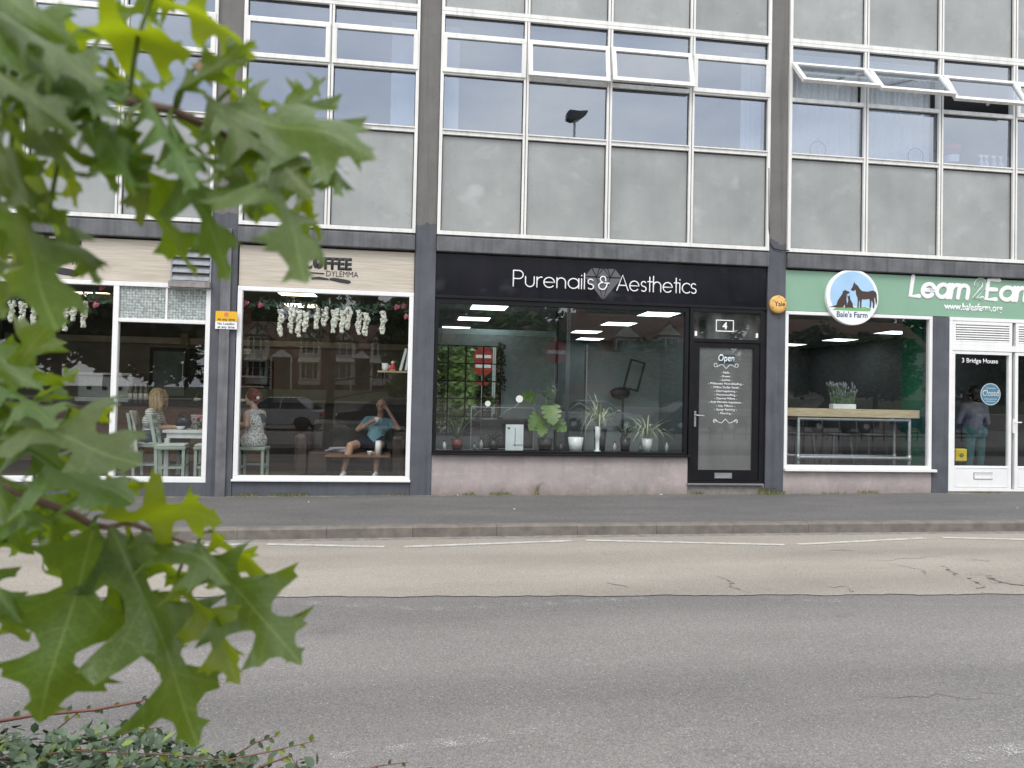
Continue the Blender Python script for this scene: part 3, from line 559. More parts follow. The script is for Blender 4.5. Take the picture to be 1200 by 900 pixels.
box('step', M('bare mortar step', (.2, .19, .175), .95, .3, 8, bump=.5), 3.918, 5.11, .0, .12, -.3, .166, dr)
lf = MB().frame(3.978, 5.012, .228, 2.272, .1, .005, .06, wb=.16, wt=.075).build('leaf', BLACK, dr, bevel=.004)
GLASSD = glass('door glass with grey film', tint=(.5, .53, .52), f0=.1, haze=.2, hmin=.13)
pane(dr, 4.078, 4.912, .388, 2.197, .03, GLASSD, 'door_pane'); pane(dr, 3.976, 5.013, 2.326, 2.72, .03, glass('fanlight glass', (.8, .8, .76), .1, haze=.18), 'fanlight_pane')
hb = MB().box(4.0, 4.03, -.012, .0048, 1.02, 1.25).build('handle_plate', STEEL, dr, bevel=.003); MB().tube([(4.015, -.012, 1.19), (4.015, -.055, 1.19), (4.04, -.06, 1.19), (4.13, -.06, 1.185)], .009).build('handle', STEEL, dr, True)
lp = MB().frame(4.33, 4.60, .265, .345, .012, -.006, .0049).build('letter_plate', STEEL, dr, bevel=.002); box('flap', GALV, 4.343, 4.587, -.003, .0049, .278, .332, lp)
y = .0285
nb = MB().frame(4.33, 4.61, 2.44, 2.615, .014, y-.002, y).build('number_frame', LETTERW, dr); text('number', '4', LETTERW, dr, 4.47, 2.475, y, h=.105, align='CENTER', ex=.002, bold=.03)
box('sensor', LETTERW, 3.995, 4.03, .0, .0285, 2.36, 2.43, dr); box('sensor', LETTERW, 4.955, 4.98, .0, .0285, 2.36, 2.43, dr)
def lw(s, z, wd, h=.05, bold=.012): text('lettering', s, LETTERW, dr, 4.5, z, y, width=wd, h=h, align='CENTER', ex=.0015, bold=bold)
box('open_patch', M('dark teal vinyl', (.012, .045, .06), .5), 4.385, 4.63, .0272, .0288, 1.965, 2.095, dr); text('lettering', 'Open', LETTERW, dr, 4.5, 2.0, .0268, width=.25, h=.105, align='CENTER', ex=.0015, shear=.12, bold=.012)
for s, z, wd in (('- Nails -', 1.815, .15), ('- Brows -', 1.76, .17), ('- Lashes -', 1.705, .19), ('- Phibrows Microblading -', 1.65, .55), ('- Million Dollar Facial -', 1.595, .45), ('- Dermaplaning -', 1.54, .36), ('- Microneedling -', 1.485, .36), ('- Dermal Fillers -', 1.43, .35), ('- Anti Wrinkle Injections -', 1.375, .53), ('- Lip Fillers -', 1.32, .29), ('- Spray Tanning -', 1.265, .35), ('- Piercing -', 1.21, .22)): lw(s, z, wd, .032)
def swirl(z, up_):
    m = MB()
    for sg in (1, -1):
        pts = [(4.5+sg*.0, z-.04*up_)]+[(4.5+sg*(.02+.3*t*.5), z+.02*up_*math.sin(t*5)) for t in (.25, .5, .75, 1)]+[(4.5+sg*(.165+.025*math.cos(R_(a))), z+.008+.025*math.sin(R_(a))*1.1) for a in range(-80, 240, 40)]
        m.tube([(a, y-.001, b) for a, b in pts], .004, 6, flat=(y-.001, .25))
    m.build('scroll_mark', LETTERW, dr, True)
swirl(1.93, 1); swirl(1.10, -1)
# round alarm box
al = thing('alarm_box', 'round yellow alarm box on the dark pier beside the green sign', 'alarm', (5.262, -.06, 2.86)); YB = M('sun faded yellow plastic', (.62, .36, .10), .45, .12, 7)
MB().lathe((5.262, -.016, 2.865), [(.135, 0), (.135, .045), (.125, .06), (.1, .066), (.0, .066)], 30, axis='Y').build('case', YB, al, True); text('lettering', 'Yale', DARKINK, al, 5.272, 2.838, -.0825, width=.165, h=.075, align='CENTER', bold=.01, ex=.002)
for a in (30, 90, 150, 210, 330): MB().lathe((5.262+.11*math.cos(R_(a)), -.078, 2.865+.11*math.sin(R_(a))), [(.008, 0), (.008, .004), (0, .004)], 8, axis='Y').build('screw', DARKINK, al)

# ================================================================== learning centre with the green sign
GREENS = M('mint green sign board', (.215, .375, .265), .45, .04, 2)
gs = thing('fascia_sign', 'long mint green sign with bold white slanted lettering and web address', 'shop sign', (8, 0, 2.8))
box('board', GREENS, 5.408, 10.44, .005, .05, 2.79, 3.40, gs); y = .001
def bold_word(s, x, wd, name='lettering'): return strokes(name, s, LETTERW, gs, x, 3.085, y, .305, .037, width=wd, shear=.17, flat=.12)
bold_word('Learn', 7.44, .98); bold_word('Earn', 8.73, .86)
two = []; 
def outline2(r, nm, mat, yy): strokes(nm, '2', mat, gs, 8.52, 3.085, yy, .305, r, width=.155, shear=.16, flat=.12)
outline2(.040, 'lettering', LETTERW, y); outline2(.031, 'lettering_core', GREENS, y-.0022)
text('lettering', 'www.balesfarm.org', LETTERW, gs, 8.02, 2.895, .0045, width=1.0, h=.118, bold=.02, ex=.003)
bd = thing('round_badge', 'round white badge with horse, dog and cat on the green sign', 'sign', (6.455, -.03, 2.6)); bc = (6.455, 3.02)
BW = M('badge white', (.78, .79, .8), .4, .02); BLUE = M('badge sky blue', (.36, .56, .78), .45, .1, 2); GRN = M('badge grass green', (.16, .4, .14), .5); BRN = M('badge brown', (.05, .028, .02), .5); NAVY = M('badge navy', (.02, .06, .16), .5)
MB().lathe((bc[0], .0, bc[1]), [(.425, 0), (.425, .05), (.418, .055), (0, .055)], 64, axis='Y').build('disc', BW, bd)
yb = -.0552; sk = MB(); r_ = .365
sk.prism([(bc[0]+r_*math.cos(R_(a)), bc[1]+.03+r_*.98*math.sin(R_(a))) for a in range(-28, 209, 4)], yb-.001, yb); sk.build('sky_field', BLUE, bd)
gr = MB(); gr.prism([(bc[0]-.325, bc[1]-.205), (bc[0]-.26, bc[1]-.165), (bc[0]-.1, bc[1]-.15), (bc[0]+.05, bc[1]-.155), (bc[0]+.2, bc[1]-.14), (bc[0]+.30, bc[1]-.165), (bc[0]+.28, bc[1]-.205)], yb-.002, yb-.0011); gr.build('grass_field', GRN, bd)
def sil(pts, ox, oz, k, nm): MB().prism([(bc[0]+ox+a*k, bc[1]+oz+b*k) for a, b in pts], yb-.0032, yb-.0021).build(nm, BRN, bd)
horse = [(0, 1.0), (.05, 1.12), (.1, 1.04), (.2, .98), (.34, .8), (.44, .73), (.7, .72), (.92, .78), (1.06, .74), (1.12, .6), (1.14, .3), (1.1, .12), (1.06, .3), (1.04, .5), (1.0, .42), (1.03, .22), (1.0, .0), (.94, 0), (.95, .2), (.88, .36), (.86, .2), (.84, 0), (.78, 0), (.8, .22), (.78, .4), (.5, .36), (.42, .38), (.4, .2), (.4, 0), (.33, 0), (.33, .22), (.29, .36), (.28, .2), (.27, 0), (.21, 0), (.22, .25), (.21, .42), (.14, .58), (.12, .78), (.02, .72), (-.08, .74), (-.1, .8), (-.02, .92)]
sil(horse, .005, -.155, .345, 'horse_mark')
dog = [(.0, .0), (-.1, .02), (-.3, .0), (-.1, .06), (.06, .1), (.12, .3), (.26, .5), (.34, .62), (.36, .72), (.46, .78), (.56, .74), (.68, .7), (.66, .64), (.55, .6), (.53, .4), (.55, .2), (.56, .0), (.47, .0), (.46, .16), (.38, .02), (.3, .0)]
sil(dog, -.285, -.165, .345, 'dog_mark'); cat = [(0, 0), (.02, .2), (.08, .36), (.04, .5), (.03, .62), (.07, .58), (.12, .58), (.14, .64), (.17, .56), (.17, .46), (.22, .36), (.32, .2), (.33, .06), (.4, -.02), (.2, 0)]
sil(cat, -.095, -.16, .3, 'cat_mark'); text('lettering', "Bale's Farm", NAVY, bd, bc[0]-.005, bc[1]-.305, yb, width=.5, h=.088, align='CENTER', bold=.012, ex=.002)
lc = thing('green_sign_shopfront', 'white framed window with projecting sill under the green sign', 'shopfront', (6.6, 0, 0))
box('stall_riser', PLASTER, 5.404, 7.826, .0, .16, -.3, .383, lc); MB().box(5.405, 7.87, -.07, .09, .385, .425).build('sill', WHITE2, lc, bevel=.005)
MB().frame(5.41, 7.825, .427, 2.783, .05, -.003, .075, wb=.045).build('window_frame', WHITE2, lc, bevel=.004); pane(lc, 5.46, 7.775, .472, 2.733)
wd = thing('white_door', 'white glazed shop doors with louvre panels and a round closed notice', 'door', (9, 0, .1))
MB().frame(8.105, 10.44, .09, 2.786, .055, -.01, .08, wb=.03).box(8.161, 10.384, -.009, .08, 2.27, 2.36).build('door_frame', WHITE2, wd, bevel=.003)
box('step', M('bare mortar doorstep', (.2, .19, .175), .95, .3, 8, bump=.5), 8.105, 10.44, .0, .12, -.3, .088, wd)
for a, b_ in ((8.165, 9.19), (9.25, 10.38)):
    MB().frame(a, b_, 2.362, 2.728, .05, -.004, .05).build('louvre_frame', WHITE2, wd, bevel=.002); z = 2.42
    box('louvre_backing', BLACK, a+.05, b_-.05, .045, .05, 2.415, 2.675, wd)
    while z < 2.67:
        MB().add([(a+.052, -.004, z), (b_-.052, -.004, z), (b_-.052, .03, z+.034), (a+.052, .03, z+.034), (a+.052, .0, z-.006), (b_-.052, .0, z-.006), (b_-.052, .036, z+.03), (a+.052, .036, z+.03)], [(0, 1, 2, 3), (7, 6, 5, 4), (0, 4, 5, 1), (3, 2, 6, 7)]).build('louvre', WHITE2, wd); z += .037
    a2, b2 = a-.0035, b_-.0; MB().frame(a2, b2, .122, 2.268, .052, .0, .055, wb=.36).build('leaf', WHITE2, wd, bevel=.004); pane(wd, a2+.05, b2-.05, .47, 2.217, .03, name='door_pane')
    MB().frame(a2+.06, b2-.06, .16, .46, .008, -.007, -.0002).build('panel_moulding', WHITE2, wd, bevel=.002)
lp = MB().frame(8.55, 8.86, .285, .37, .014, -.012, -.0005).build('letter_plate', WHITE2, wd); box('flap', WHITE2, 8.566, 8.844, -.006, -.0005, .3, .355, lp); box('gasket', PUTTY, 8.54, 8.87, -.0004, -.0001, .275, .38, lp)
MB().box(9.2, 9.225, -.03, -.0002, 1.0, 1.22).build('handle_plate', WHITE2, wd, bevel=.003); MB().tube([(9.212, -.03, 1.17), (9.212, -.06, 1.17), (9.3, -.062, 1.17)], .01).build('handle', WHITE2, wd, True)
text('lettering', '3 Bridge House', LETTERW, wd, 8.66, 2.085, .0285, width=.62, h=.075, align='CENTER', bold=.01, ex=.0015)
cn = thing('closed_notice', 'round blue notice reading Closed hanging inside the white door', 'sign', (8.86, .06, 1.4)); CB = M('notice blue', (.13, .3, .46), .5); cc = at(1160.5, 462, .08)
MB().lathe(cc, [(.175, 0), (.175, .005), (0, .005)], 40, axis='Y').build('disc', CB, cn); MB().lathe(cc+Vector((0, -.0051, 0)), [(.172, 0), (.172, .0008), (.16, .0008), (.16, 0)], 40, axis='Y', caps=False).build('rim', LETTERW, cn)
text('lettering', 'Closed', LETTERW, cn, cc.x, cc.z-.03, cc.y-.0055, width=.28, h=.1, align='CENTER', bold=.02, ex=.001)
for dz, wq in ((.09, .17), (-.08, .22), (-.115, .16)): MB().box(cc.x-wq/2, cc.x+wq/2, cc.y-.0062, cc.y-.0055, cc.z+dz, cc.z+dz+.009).build('print_line', LETTERW, cn)
MB().tube([cc+Vector((-.09, 0, .15)), cc+Vector((-.01, 0, .42)), cc+Vector((.08, 0, .155))], .003, 5).build('cord', BLACK, cn)
# ================================================================== rooms behind the shop windows
CAFEW = M('dark cafe wall', (.085, .08, .075), .8, .2, 3); CAFEF = wood_mat('dark cafe floorboards', (.03, .022, .017), (.07, .05, .038), 6, 1); CAFEC = M('cafe ceiling', (.2, .19, .18), .9)
SALW = M('grey green salon wall', (.27, .305, .30), .75, .06); SALF = M('dark salon floor', (.05, .05, .052), .4); SALC = M('salon ceiling', (.42, .43, .42), .9, .05)
LRNW = M('dark office wall', (.13, .13, .135), .8); LRNG = M('emerald wall', (.02, .16, .10), .7); LRNF = M('grey carpet tile', (.07, .07, .075), .95, .2, 30)
FZ = .14
def room(nm, x0, x1, yd, wall, floor, ceil, cz=2.98):
    kind(box(nm+'_floor', floor, x0, x1, .13, yd, -.3, FZ)); kind(box(nm+'_ceiling', ceil, x0, x1, .1, yd, cz, 3.05)); kind(box(nm+'_wall', wall, x0, x1, yd, yd+.1, FZ, cz))
    kind(box(nm+'_wall', wall, x0-.06, x0, .29, yd, FZ, cz)); kind(box(nm+'_wall', wall, x1, x1+.06, .29, yd, FZ, cz))
room('cafe', -7.9, -.06, 4.6, CAFEW, CAFEF, CAFEC); room('salon', .08, 5.18, 8.3, SALW, SALF, SALC, 2.92); room('office', 5.32, 10.6, 8.3, LRNW, LRNF, SALC, 2.92)
PANEL = emit('cool ceiling panel', (.88, .97, 1.0), 3.2); WARM = emit('warm ceiling panel', (1, .80, .56), 3.2)
def light(label, x, y, z, m, s=.6, group=None):
    t = thing('ceiling_light', label, 'ceiling light', (x, y, z), group); MB().frame(x-s/2-.015, x+s/2+.015, y-s/2-.015, y+s/2+.015, .015, 0, 1).build('frame', WHITE2, None) if False else None
    f = MB()
    for a, b_, c, d in ((-.5, .5, -.5, -.47), (-.5, .5, .47, .5), (-.5, -.47, -.47, .47), (.47, .5, -.47, .47)): f.box(x+a*s, x+b_*s, y+c*s, y+d*s, z-.012, z-.001)
    f.build('frame', WHITE2, t); box('diffuser', m, x-.469*s, x+.469*s, y-.469*s, y+.469*s, z-.01, z-.002, t)
GSL = 'square panels in the salon ceiling'
for x, y, l in ((1.12, 1.95, 'nearest lit ceiling panel at the left of the salon'), (1.0, 3.75, 'second lit ceiling panel at the left of the salon'), (.75, 5.7, 'farthest lit ceiling panel at the left of the salon'), (4.12, 2.0, 'nearest lit ceiling panel at the right of the salon'), (3.9, 3.75, 'second lit ceiling panel at the right of the salon'), (3.68, 5.6, 'third lit ceiling panel at the right of the salon'), (4.2, 7.4, 'farthest lit ceiling panel at the right of the salon')): light(l, x, y, 2.92, PANEL, .64, GSL)
for x, y, l in ((9.75, 3.55, 'lit ceiling panel at upper right behind the badge window'), (9.75, 5.5, 'lit ceiling panel in the middle behind the badge window'), (9.45, 7.2, 'lit ceiling panel farthest left behind the badge window'), (7.0, 5.0, 'lit ceiling panel above the lavender trough')): light(l, x, y, 2.92, PANEL, .62, 'square panels behind the green sign window')
light('warm square ceiling panel above the hanging white flowers', -1.98, 1.55, 2.98, WARM, .6); light('warm square ceiling panel deeper in the coffee shop', -2.15, 3.1, 2.98, WARM, .6); light('warm square ceiling panel over the cafe counter', -4.6, 1.2, 2.98, WARM, .55)

light('warm square ceiling panel over the coffee machine', -5.4, 2.6, 2.98, WARM, .6); light('warm square ceiling panel above the cake cabinet', -3.5, 2.5, 2.98, WARM, .6)  # unseen panels added to brighten the cafe interior
# ------------------------------------------------------------------ people: one continuous skin over tapered limbs
def person(name, label, caps, mats, extra=None, vox=.011):
    bm = bmesh.new()
    for (a, ra, b, rb, tg) in caps:
        a = Vector(a); b = Vector(b); d = b-a; n = 12; steps = 7; L_ = d.length
        mb = MB(); mb.tube([a, a+d*.33, a+d*.66, b] if L_ > 1e-4 else [a, a+Vector((0, 0, .001))], [ra, ra+(rb-ra)*.33, ra+(rb-ra)*.66, rb] if L_ > 1e-4 else [ra, ra], n, cap=False)
        for c, r in ((a, ra), (b, rb)): mb.ball(c, r, n)
        vs = [bm.verts.new(p) for p in mb.v]
        for f in mb.f: bm.faces.new([vs[i] for i in f])
    bmesh.ops.recalc_face_normals(bm, faces=bm.faces[:])
    me = bpy.data.meshes.new(name); bm.to_mesh(me); bm.free(); o = bpy.data.objects.new(name, me); COL.objects.link(o)
    r = o.modifiers.new('r', 'REMESH'); r.mode = 'VOXEL'; r.voxel_size = vox; s = o.modifiers.new('s', 'SMOOTH'); s.iterations = 5; s.factor = .5
    dg = bpy.context.evaluated_depsgraph_get(); m2 = bpy.data.meshes.new_from_object(o.evaluated_get(dg)); bpy.data.objects.remove(o)
    names = list(mats); m2.materials.clear()
    for k in names: m2.materials.append(mats[k])
    info = [(Vector(a), ra, Vector(b)-Vector(a), rb, names.index(tg)) for a, ra, b, rb, tg in caps]
    for p in m2.polygons:
        c = p.center; best = (9, 0)
        for a, ra, d, rb, ti in info:
            dd = d.dot(d); t = 0 if dd < 1e-9 else min(1, max(0, (c-a).dot(d)/dd)); q = (c-a-d*t).length-(ra+(rb-ra)*t)
            if q < best[0]: best = (q, ti)
        p.material_index = best[1]; p.use_smooth = True
    zs = min(v.co.z for v in m2.vertices); o = link(name, m2); tag(o, label, 'person'); return o
SKIN = M('skin', (.46, .27, .19), .55, .06); SKIN2 = M('fair skin', (.56, .35, .26), .55, .06)
def head(cx, cy, cz, dirx, diry, k=1.0):      # head, jaw, nose, ears, eye ridges, neck is given by the caller
    f = Vector((dirx, diry, 0)).normalized(); s = Vector((-f.y, f.x, 0)); c = Vector((cx, cy, cz)); z = Vector((0, 0, 1))
    return [(c-f*.02*k+z*.03*k, .083*k, c+f*.015*k+z*.025*k, .08*k, 'skin'), (c+f*.035*k-z*.03*k, .06*k, c+f*.05*k-z*.07*k, .042*k, 'skin'), (c+f*.09*k-z*.005*k, .012*k, c+f*.107*k-z*.028*k, .014*k, 'skin'),
            (c+s*.08*k-z*.01*k, .017*k, c+s*.083*k+z*.02*k, .018*k, 'skin'), (c-s*.08*k-z*.01*k, .017*k, c-s*.083*k+z*.02*k, .018*k, 'skin'), (c+f*.084*k-s*.03*k+z*.02*k, .012*k, c+f*.084*k+s*.03*k+z*.02*k, .012*k, 'skin')]
def face_bits(o, cx, cy, cz, dirx, diry, k=1.0):
    f = Vector((dirx, diry, 0)).normalized(); s = Vector((-f.y, f.x, 0)); c = Vector((cx, cy, cz)); z = Vector((0, 0, 1)); e = MB(); m = MB()
    for q in (1, -1): e.ball(c+f*.088*k+s*q*.031*k+z*.004*k, .011*k, 8)
    m.tube([c+f*.092*k+s*.022*k-z*.058*k, c+f*.097*k-z*.06*k, c+f*.092*k-s*.022*k-z*.058*k], .006*k, 6)
    e.build('eyes', M('eye', (.05, .035, .03), .2), o, True); m.build('lips', M('lips', (.4, .12, .11), .5), o, True)
def hand(w, d, sidev, k=1.0, curl=.5):        # palm, four fingers of unequal length with a knuckle bend, thumb from the side
    w = Vector(w); d = Vector(d).normalized(); s = Vector(sidev).normalized(); n = d.cross(s).normalized(); out = [(w, .026*k, w+d*.06*k, .03*k, 'skin')]
    for i, l in enumerate((.062, .075, .07, .054)):
        b = w+d*.075*k+s*(i-1.5)*.02*k; m = b+d*l*.55*k-n*.012*curl*k; t = m+d*l*.4*k-n*l*.6*curl*k; out += [(b, .0095*k, m, .009*k, 'skin'), (m, .009*k, t, .0075*k, 'skin')]
    b = w+d*.02*k-s*.03*k; m = b-s*.03*k+d*.025*k; out += [(b, .0125*k, m, .011*k, 'skin'), (m, .011*k, m+d*.03*k-n*.012*k, .009*k, 'skin')]
    return out
def hair_strands(o, c, mat, length, k=1.0, f=(1, 0, 0), n=60, back=1.0):
    f = Vector(f).normalized(); s = Vector((-f.y, f.x, 0)); m = MB(); c = Vector(c); z = Vector((0, 0, 1))
    m.ball(c-f*.018*k+z*.035*k, (.106*k, .106*k, .102*k), 16)
    for i in range(n):
        a = math.pi*(i/(n-1)*1.56-.78)+math.pi; d = f*math.cos(a)*.098*k+s*math.sin(a)*.098*k
        p0 = c+d*.75+z*.09*k; p1 = c+d*1.12+z*.02*k; p2 = c+d*1.1-z*length*.55; p3 = c+d*rnd(.8, 1.0)-z*length*rnd(.75, 1.1)
        m.tube([p0, p1, p2, p3], [.02*k, .02*k, .018*k, .007*k], 6)
    return m.build('hair', mat, o, True)
# --- blonde woman at the white table, side on, facing right
def stripe_mat(name, a, b, sc_):
    m, n, o = mat_new(name); p = node(n, 'ShaderNodeBsdfPrincipled'); v = mapped(n, (1, 1, 1)); sp = node(n, 'ShaderNodeSeparateXYZ'); n.links.new(v, sp.inputs[0])
    f = mathn(n, 'LESS_THAN', mathn(n, 'FRACT', mathn(n, 'MULTIPLY', sp.outputs[2], sc_)), .35); x = mixc(n); n.links.new(f, x.inputs[0]); x.inputs[6].default_value = (*a, 1); x.inputs[7].default_value = (*b, 1); n.links.new(x.outputs[2], p.inputs['Base Color']); p.inputs['Roughness'].default_value = .85; n.links.new(p.outputs[0], o.inputs[0]); return m
def patt_mat(name, a, b, sc_):
    m, n, o = mat_new(name); p = node(n, 'ShaderNodeBsdfPrincipled'); v = mapped(n, (1, 1, 1)); vo = node(n, 'ShaderNodeTexVoronoi'); vo.inputs['Scale'].default_value = sc_; n.links.new(v, vo.inputs['Vector'])
    c = ramp(n, vo.outputs['Distance'], .38, a, .5, b); n.links.new(c, p.inputs['Base Color']); p.inputs['Roughness'].default_value = .85; n.links.new(p.outputs[0], o.inputs[0]); return m
JEANS = M('navy denim', (.018, .028, .07), .85, .2, 30); TEE = stripe_mat('white tee with grey stripes', (.7, .69, .67), (.3, .29, .29), 30); SHOE = M('dark shoe', (.03, .03, .03), .5); PALET = M('white trousers', (.6, .6, .58), .85)
X, Y = -3.86, .95
caps = [((X-.02, Y-.08, .70), .125, (X-.02, Y+.08, .70), .125, 'jeans'), ((X-.02, Y, .74), .13, (X-.02, Y, .9), .118, 'top'), ((X-.02, Y-.06, .94), .115, (X-.01, Y+.06, .94), .115, 'top'), ((X, Y-.13, 1.07), .062, (X, Y+.13, 1.07), .062, 'top'), ((X, Y, 1.0), .11, (X, Y, 1.06), .09, 'top'), ((X+.01, Y, 1.1), .05, (X+.05, Y, 1.2), .047, 'skin')]
for s in (-1, 1):
    sh = Vector((X, Y+s*.17, 1.07)); el = Vector((X+.1, Y+s*.21, .85)); wr = Vector((X+.3, Y+s*.07, .86)); mid = sh.lerp(el, .5)
    caps += [(sh, .058, mid, .054, 'top'), (mid, .046, el, .04, 'skin'), (el, .039, wr, .027, 'skin')]+hand(wr, (1, -s*.1, .15), (0, -s, .2), .95, .8)
    hp = Vector((X, Y+s*.1, .69)); kn = Vector((X+.43, Y+s*.1, .66)); an = Vector((X+.46-.06*s, Y+s*.09, .24)); caps += [(hp, .092, kn, .066, 'jeans'), (kn, .062, an, .042, 'jeans'), (an+Vector((0, 0, -.05)), .036, an+Vector((.13, 0, -.07)), .03, 'shoe')]
caps += head(X+.075, Y, 1.285, 1, -.1)
bl = person('person', 'seated blonde person in a striped tee and navy jeans at the white cafe table', caps, {'skin': SKIN2, 'top': TEE, 'jeans': JEANS, 'shoe': SHOE}); face_bits(bl, X+.075, Y, 1.285, 1, -.1)
hair_strands(bl, (X+.065, Y, 1.29), M('blonde hair', (.40, .28, .15), .5, .55, 28, stretch=(1.5, 1.5, .25)), .2, 1.03, (1, -.1, 0))
ph = tag(MB().box(-.035, .035, -.005, .005, -.07, .07, mat=Matrix.Translation((X+.405, Y, .93)) @ Matrix.Rotation(R_(70), 4, 'Z') @ Matrix.Rotation(R_(-50), 4, 'X')).build('phone', BLACK, bevel=.003), 'small dark phone held by the blonde person in the cafe', 'phone')
# --- red-haired woman on a stool, back towards the street, facing left
VEST = patt_mat('white vest with grey pattern', (.2, .2, .2), (.62, .61, .58), 46); GREYT = M('charcoal top', (.05, .048, .055), .8)
X, Y = -2.36, .62
caps = [((X-.08, Y, .70), .13, (X+.08, Y, .70), .13, 'vest'), ((X, Y, .74), .14, (X, Y, .9), .13, 'vest'), ((X-.05, Y, .97), .115, (X+.05, Y, .97), .115, 'vest'), ((X-.1, Y, 1.09), .06, (X+.1, Y, 1.09), .06, 'vest'), ((X+.02, Y-.01, .96), .105, (X+.07, Y-.02, 1.0), .1, 'grey'), ((X, Y, 1.13), .05, (X-.03, Y+.01, 1.23), .046, 'skin')]
for s in (-1, 1):
    sh = Vector((X+s*.155, Y, 1.08)); el = Vector((X+s*.27-.04, Y+.06+(.08 if s < 0 else 0), .9)) if s > 0 else Vector((X-.22, Y-.06, .92)); wr = Vector((X+s*.12-.05, Y+.26, .92)) if s > 0 else Vector((X-.3, Y+.16, .95))
    caps += [(sh, .052, sh.lerp(el, .5), .046, 'skin'), (sh.lerp(el, .5), .046, el, .04, 'skin'), (el, .038, wr, .027, 'skin')]+hand(wr, (-.3, 1, .1), (1, .2, 0), .95)
    hp = Vector((X+s*.1, Y+.05, .69)); kn = Vector((X+s*.13, Y+.42, .64)); an = Vector((X+s*.12, Y+.3, .26)); caps += [(hp, .09, kn, .066, 'dark'), (kn, .06, an, .042, 'dark'), (an+Vector((0, 0, -.05)), .036, an+Vector((0, .12, -.07)), .03, 'dark')]
R3 = Matrix.Translation((X, Y, 0)) @ Matrix.Rotation(R_(58), 4, 'Z') @ Matrix.Translation((-X, -Y, 0)); caps = [(R3 @ Vector(a), ra, R3 @ Vector(b), rb, tg) for a, ra, b, rb, tg in caps]
caps += head(X-.045, Y+.02, 1.315, -1, .12)
rd = person('person', 'seated person with red pinned-up hair in a patterned white vest', caps, {'skin': SKIN2, 'vest': VEST, 'grey': GREYT, 'dark': SHOE}); face_bits(rd, X-.045, Y+.02, 1.315, -1, .12)
hm = MB(); hc = Vector((X-.025, Y+.01, 1.345)); hm.ball(hc, (.1, .1, .095), 16, jag=.02); hm.ball(hc+Vector((.07, -.02, -.02)), (.066, .07, .07), 12, jag=.08); hm.ball(hc+Vector((.05, -.03, -.075)), (.055, .06, .045), 10, jag=.1); hm.ball(hc+Vector((-.02, 0, .06)), (.07, .07, .05), 10, jag=.1); hm.build('hair', M('red hair', (.15, .007, .014), .5, .3, 60), rd, True)
fl = MB(); fc = hc+Vector((.085, -.105, -.03))
for a in range(5): fl.ball(fc+Vector((.014*math.cos(a*1.257), -.01, .014*math.sin(a*1.257))), (.011, .007, .011), 8)
fl.build('hair_flower', LETTERW, rd, True)
# --- person leaning back on the brown sofa with a cup
BLUET = M('light blue tee', (.18, .34, .41), .85, .1, 12); SHORTS = M('navy shorts', (.015, .02, .045), .85); SOCK = M('white trainer', (.6, .6, .58), .7)
X, Y = -.70, 1.28
caps = [((X-.1, Y-.02, .64), .12, (X+.1, Y-.02, .64), .12, 'short'), ((X, Y, .72), .145, (X+.02, Y+.1, .92), .14, 'top'), ((X-.07, Y+.12, .98), .115, (X+.1, Y+.12, .98), .115, 'top'), ((X-.12, Y+.14, 1.06), .06, (X+.16, Y+.14, 1.06), .06, 'top'), ((X+.02, Y+.12, 1.1), .052, (X+.02, Y+.08, 1.2), .05, 'skin')]
for s in (-1, 1):
    hp = Vector((X+s*.11, Y-.03, .64)); kn = Vector((X+(-.32 if s < 0 else .1), Y-.42, .62)); an = Vector((X+(-.40 if s < 0 else .07), Y-.5, .27)); m_ = hp.lerp(kn, .55)
    caps += [(hp, .1, m_, .085, 'short'), (m_, .074, kn, .062, 'skin'), (kn, .058, kn.lerp(an, .35), .06, 'skin'), (kn.lerp(an, .35), .06, an, .04, 'skin'), (an+Vector((0, 0, -.06)), .04, an+Vector((-.02, -.15, -.085)), .034, 'shoe')]
sh, el, wr = Vector((X-.17, Y+.13, 1.05)), Vector((X-.28, Y-.02, .86)), Vector((X-.08, Y-.12, 1.0)); caps += [(sh, .06, sh.lerp(el, .45), .056, 'top'), (sh.lerp(el, .45), .045, el, .04, 'skin'), (el, .039, wr, .028, 'skin')]+hand(wr, (.75, -.2, .4), (.2, 0, -1), 1, .9)
sh, el, wr = Vector((X+.2, Y+.13, 1.05)), Vector((X+.34, Y+.0, .96)), Vector((X+.14, Y+.02, 1.22)); caps += [(sh, .06, sh.lerp(el, .45), .056, 'top'), (sh.lerp(el, .45), .045, el, .04, 'skin'), (el, .039, wr, .028, 'skin')]+hand(wr, (-.6, .1, .7), (0, -1, 0), 1, .6)
caps += head(X+.02, Y+.06, 1.29, -.25, -1)
S3 = Matrix.Translation((X, Y-.05, .62)) @ Matrix.Rotation(R_(-9), 4, 'X') @ Matrix.Rotation(R_(7), 4, 'Y') @ Matrix.Translation((-X, -Y+.05, -.66))      # leaning back and sideways
def lean(p): p = Vector(p); return S3 @ p if p.z > .67 else p
caps = [(lean(a), ra, lean(b), rb, tg) for a, ra, b, rb, tg in caps]
mn = person('person', 'person in light blue tee and navy shorts leaning back on the brown sofa', caps, {'skin': SKIN, 'top': BLUET, 'short': SHORTS, 'shoe': SOCK}); hq = lean((X+.02, Y+.06, 1.29)); face_bits(mn, hq.x, hq.y, hq.z, -.25, -1)
hm = MB(); hm.ball(lean((X+.03, Y+.085, 1.335)), (.09, .092, .08), 14, jag=.03); hm.build('hair', M('short grey hair', (.2, .18, .16), .7, .3, 60), mn, True)
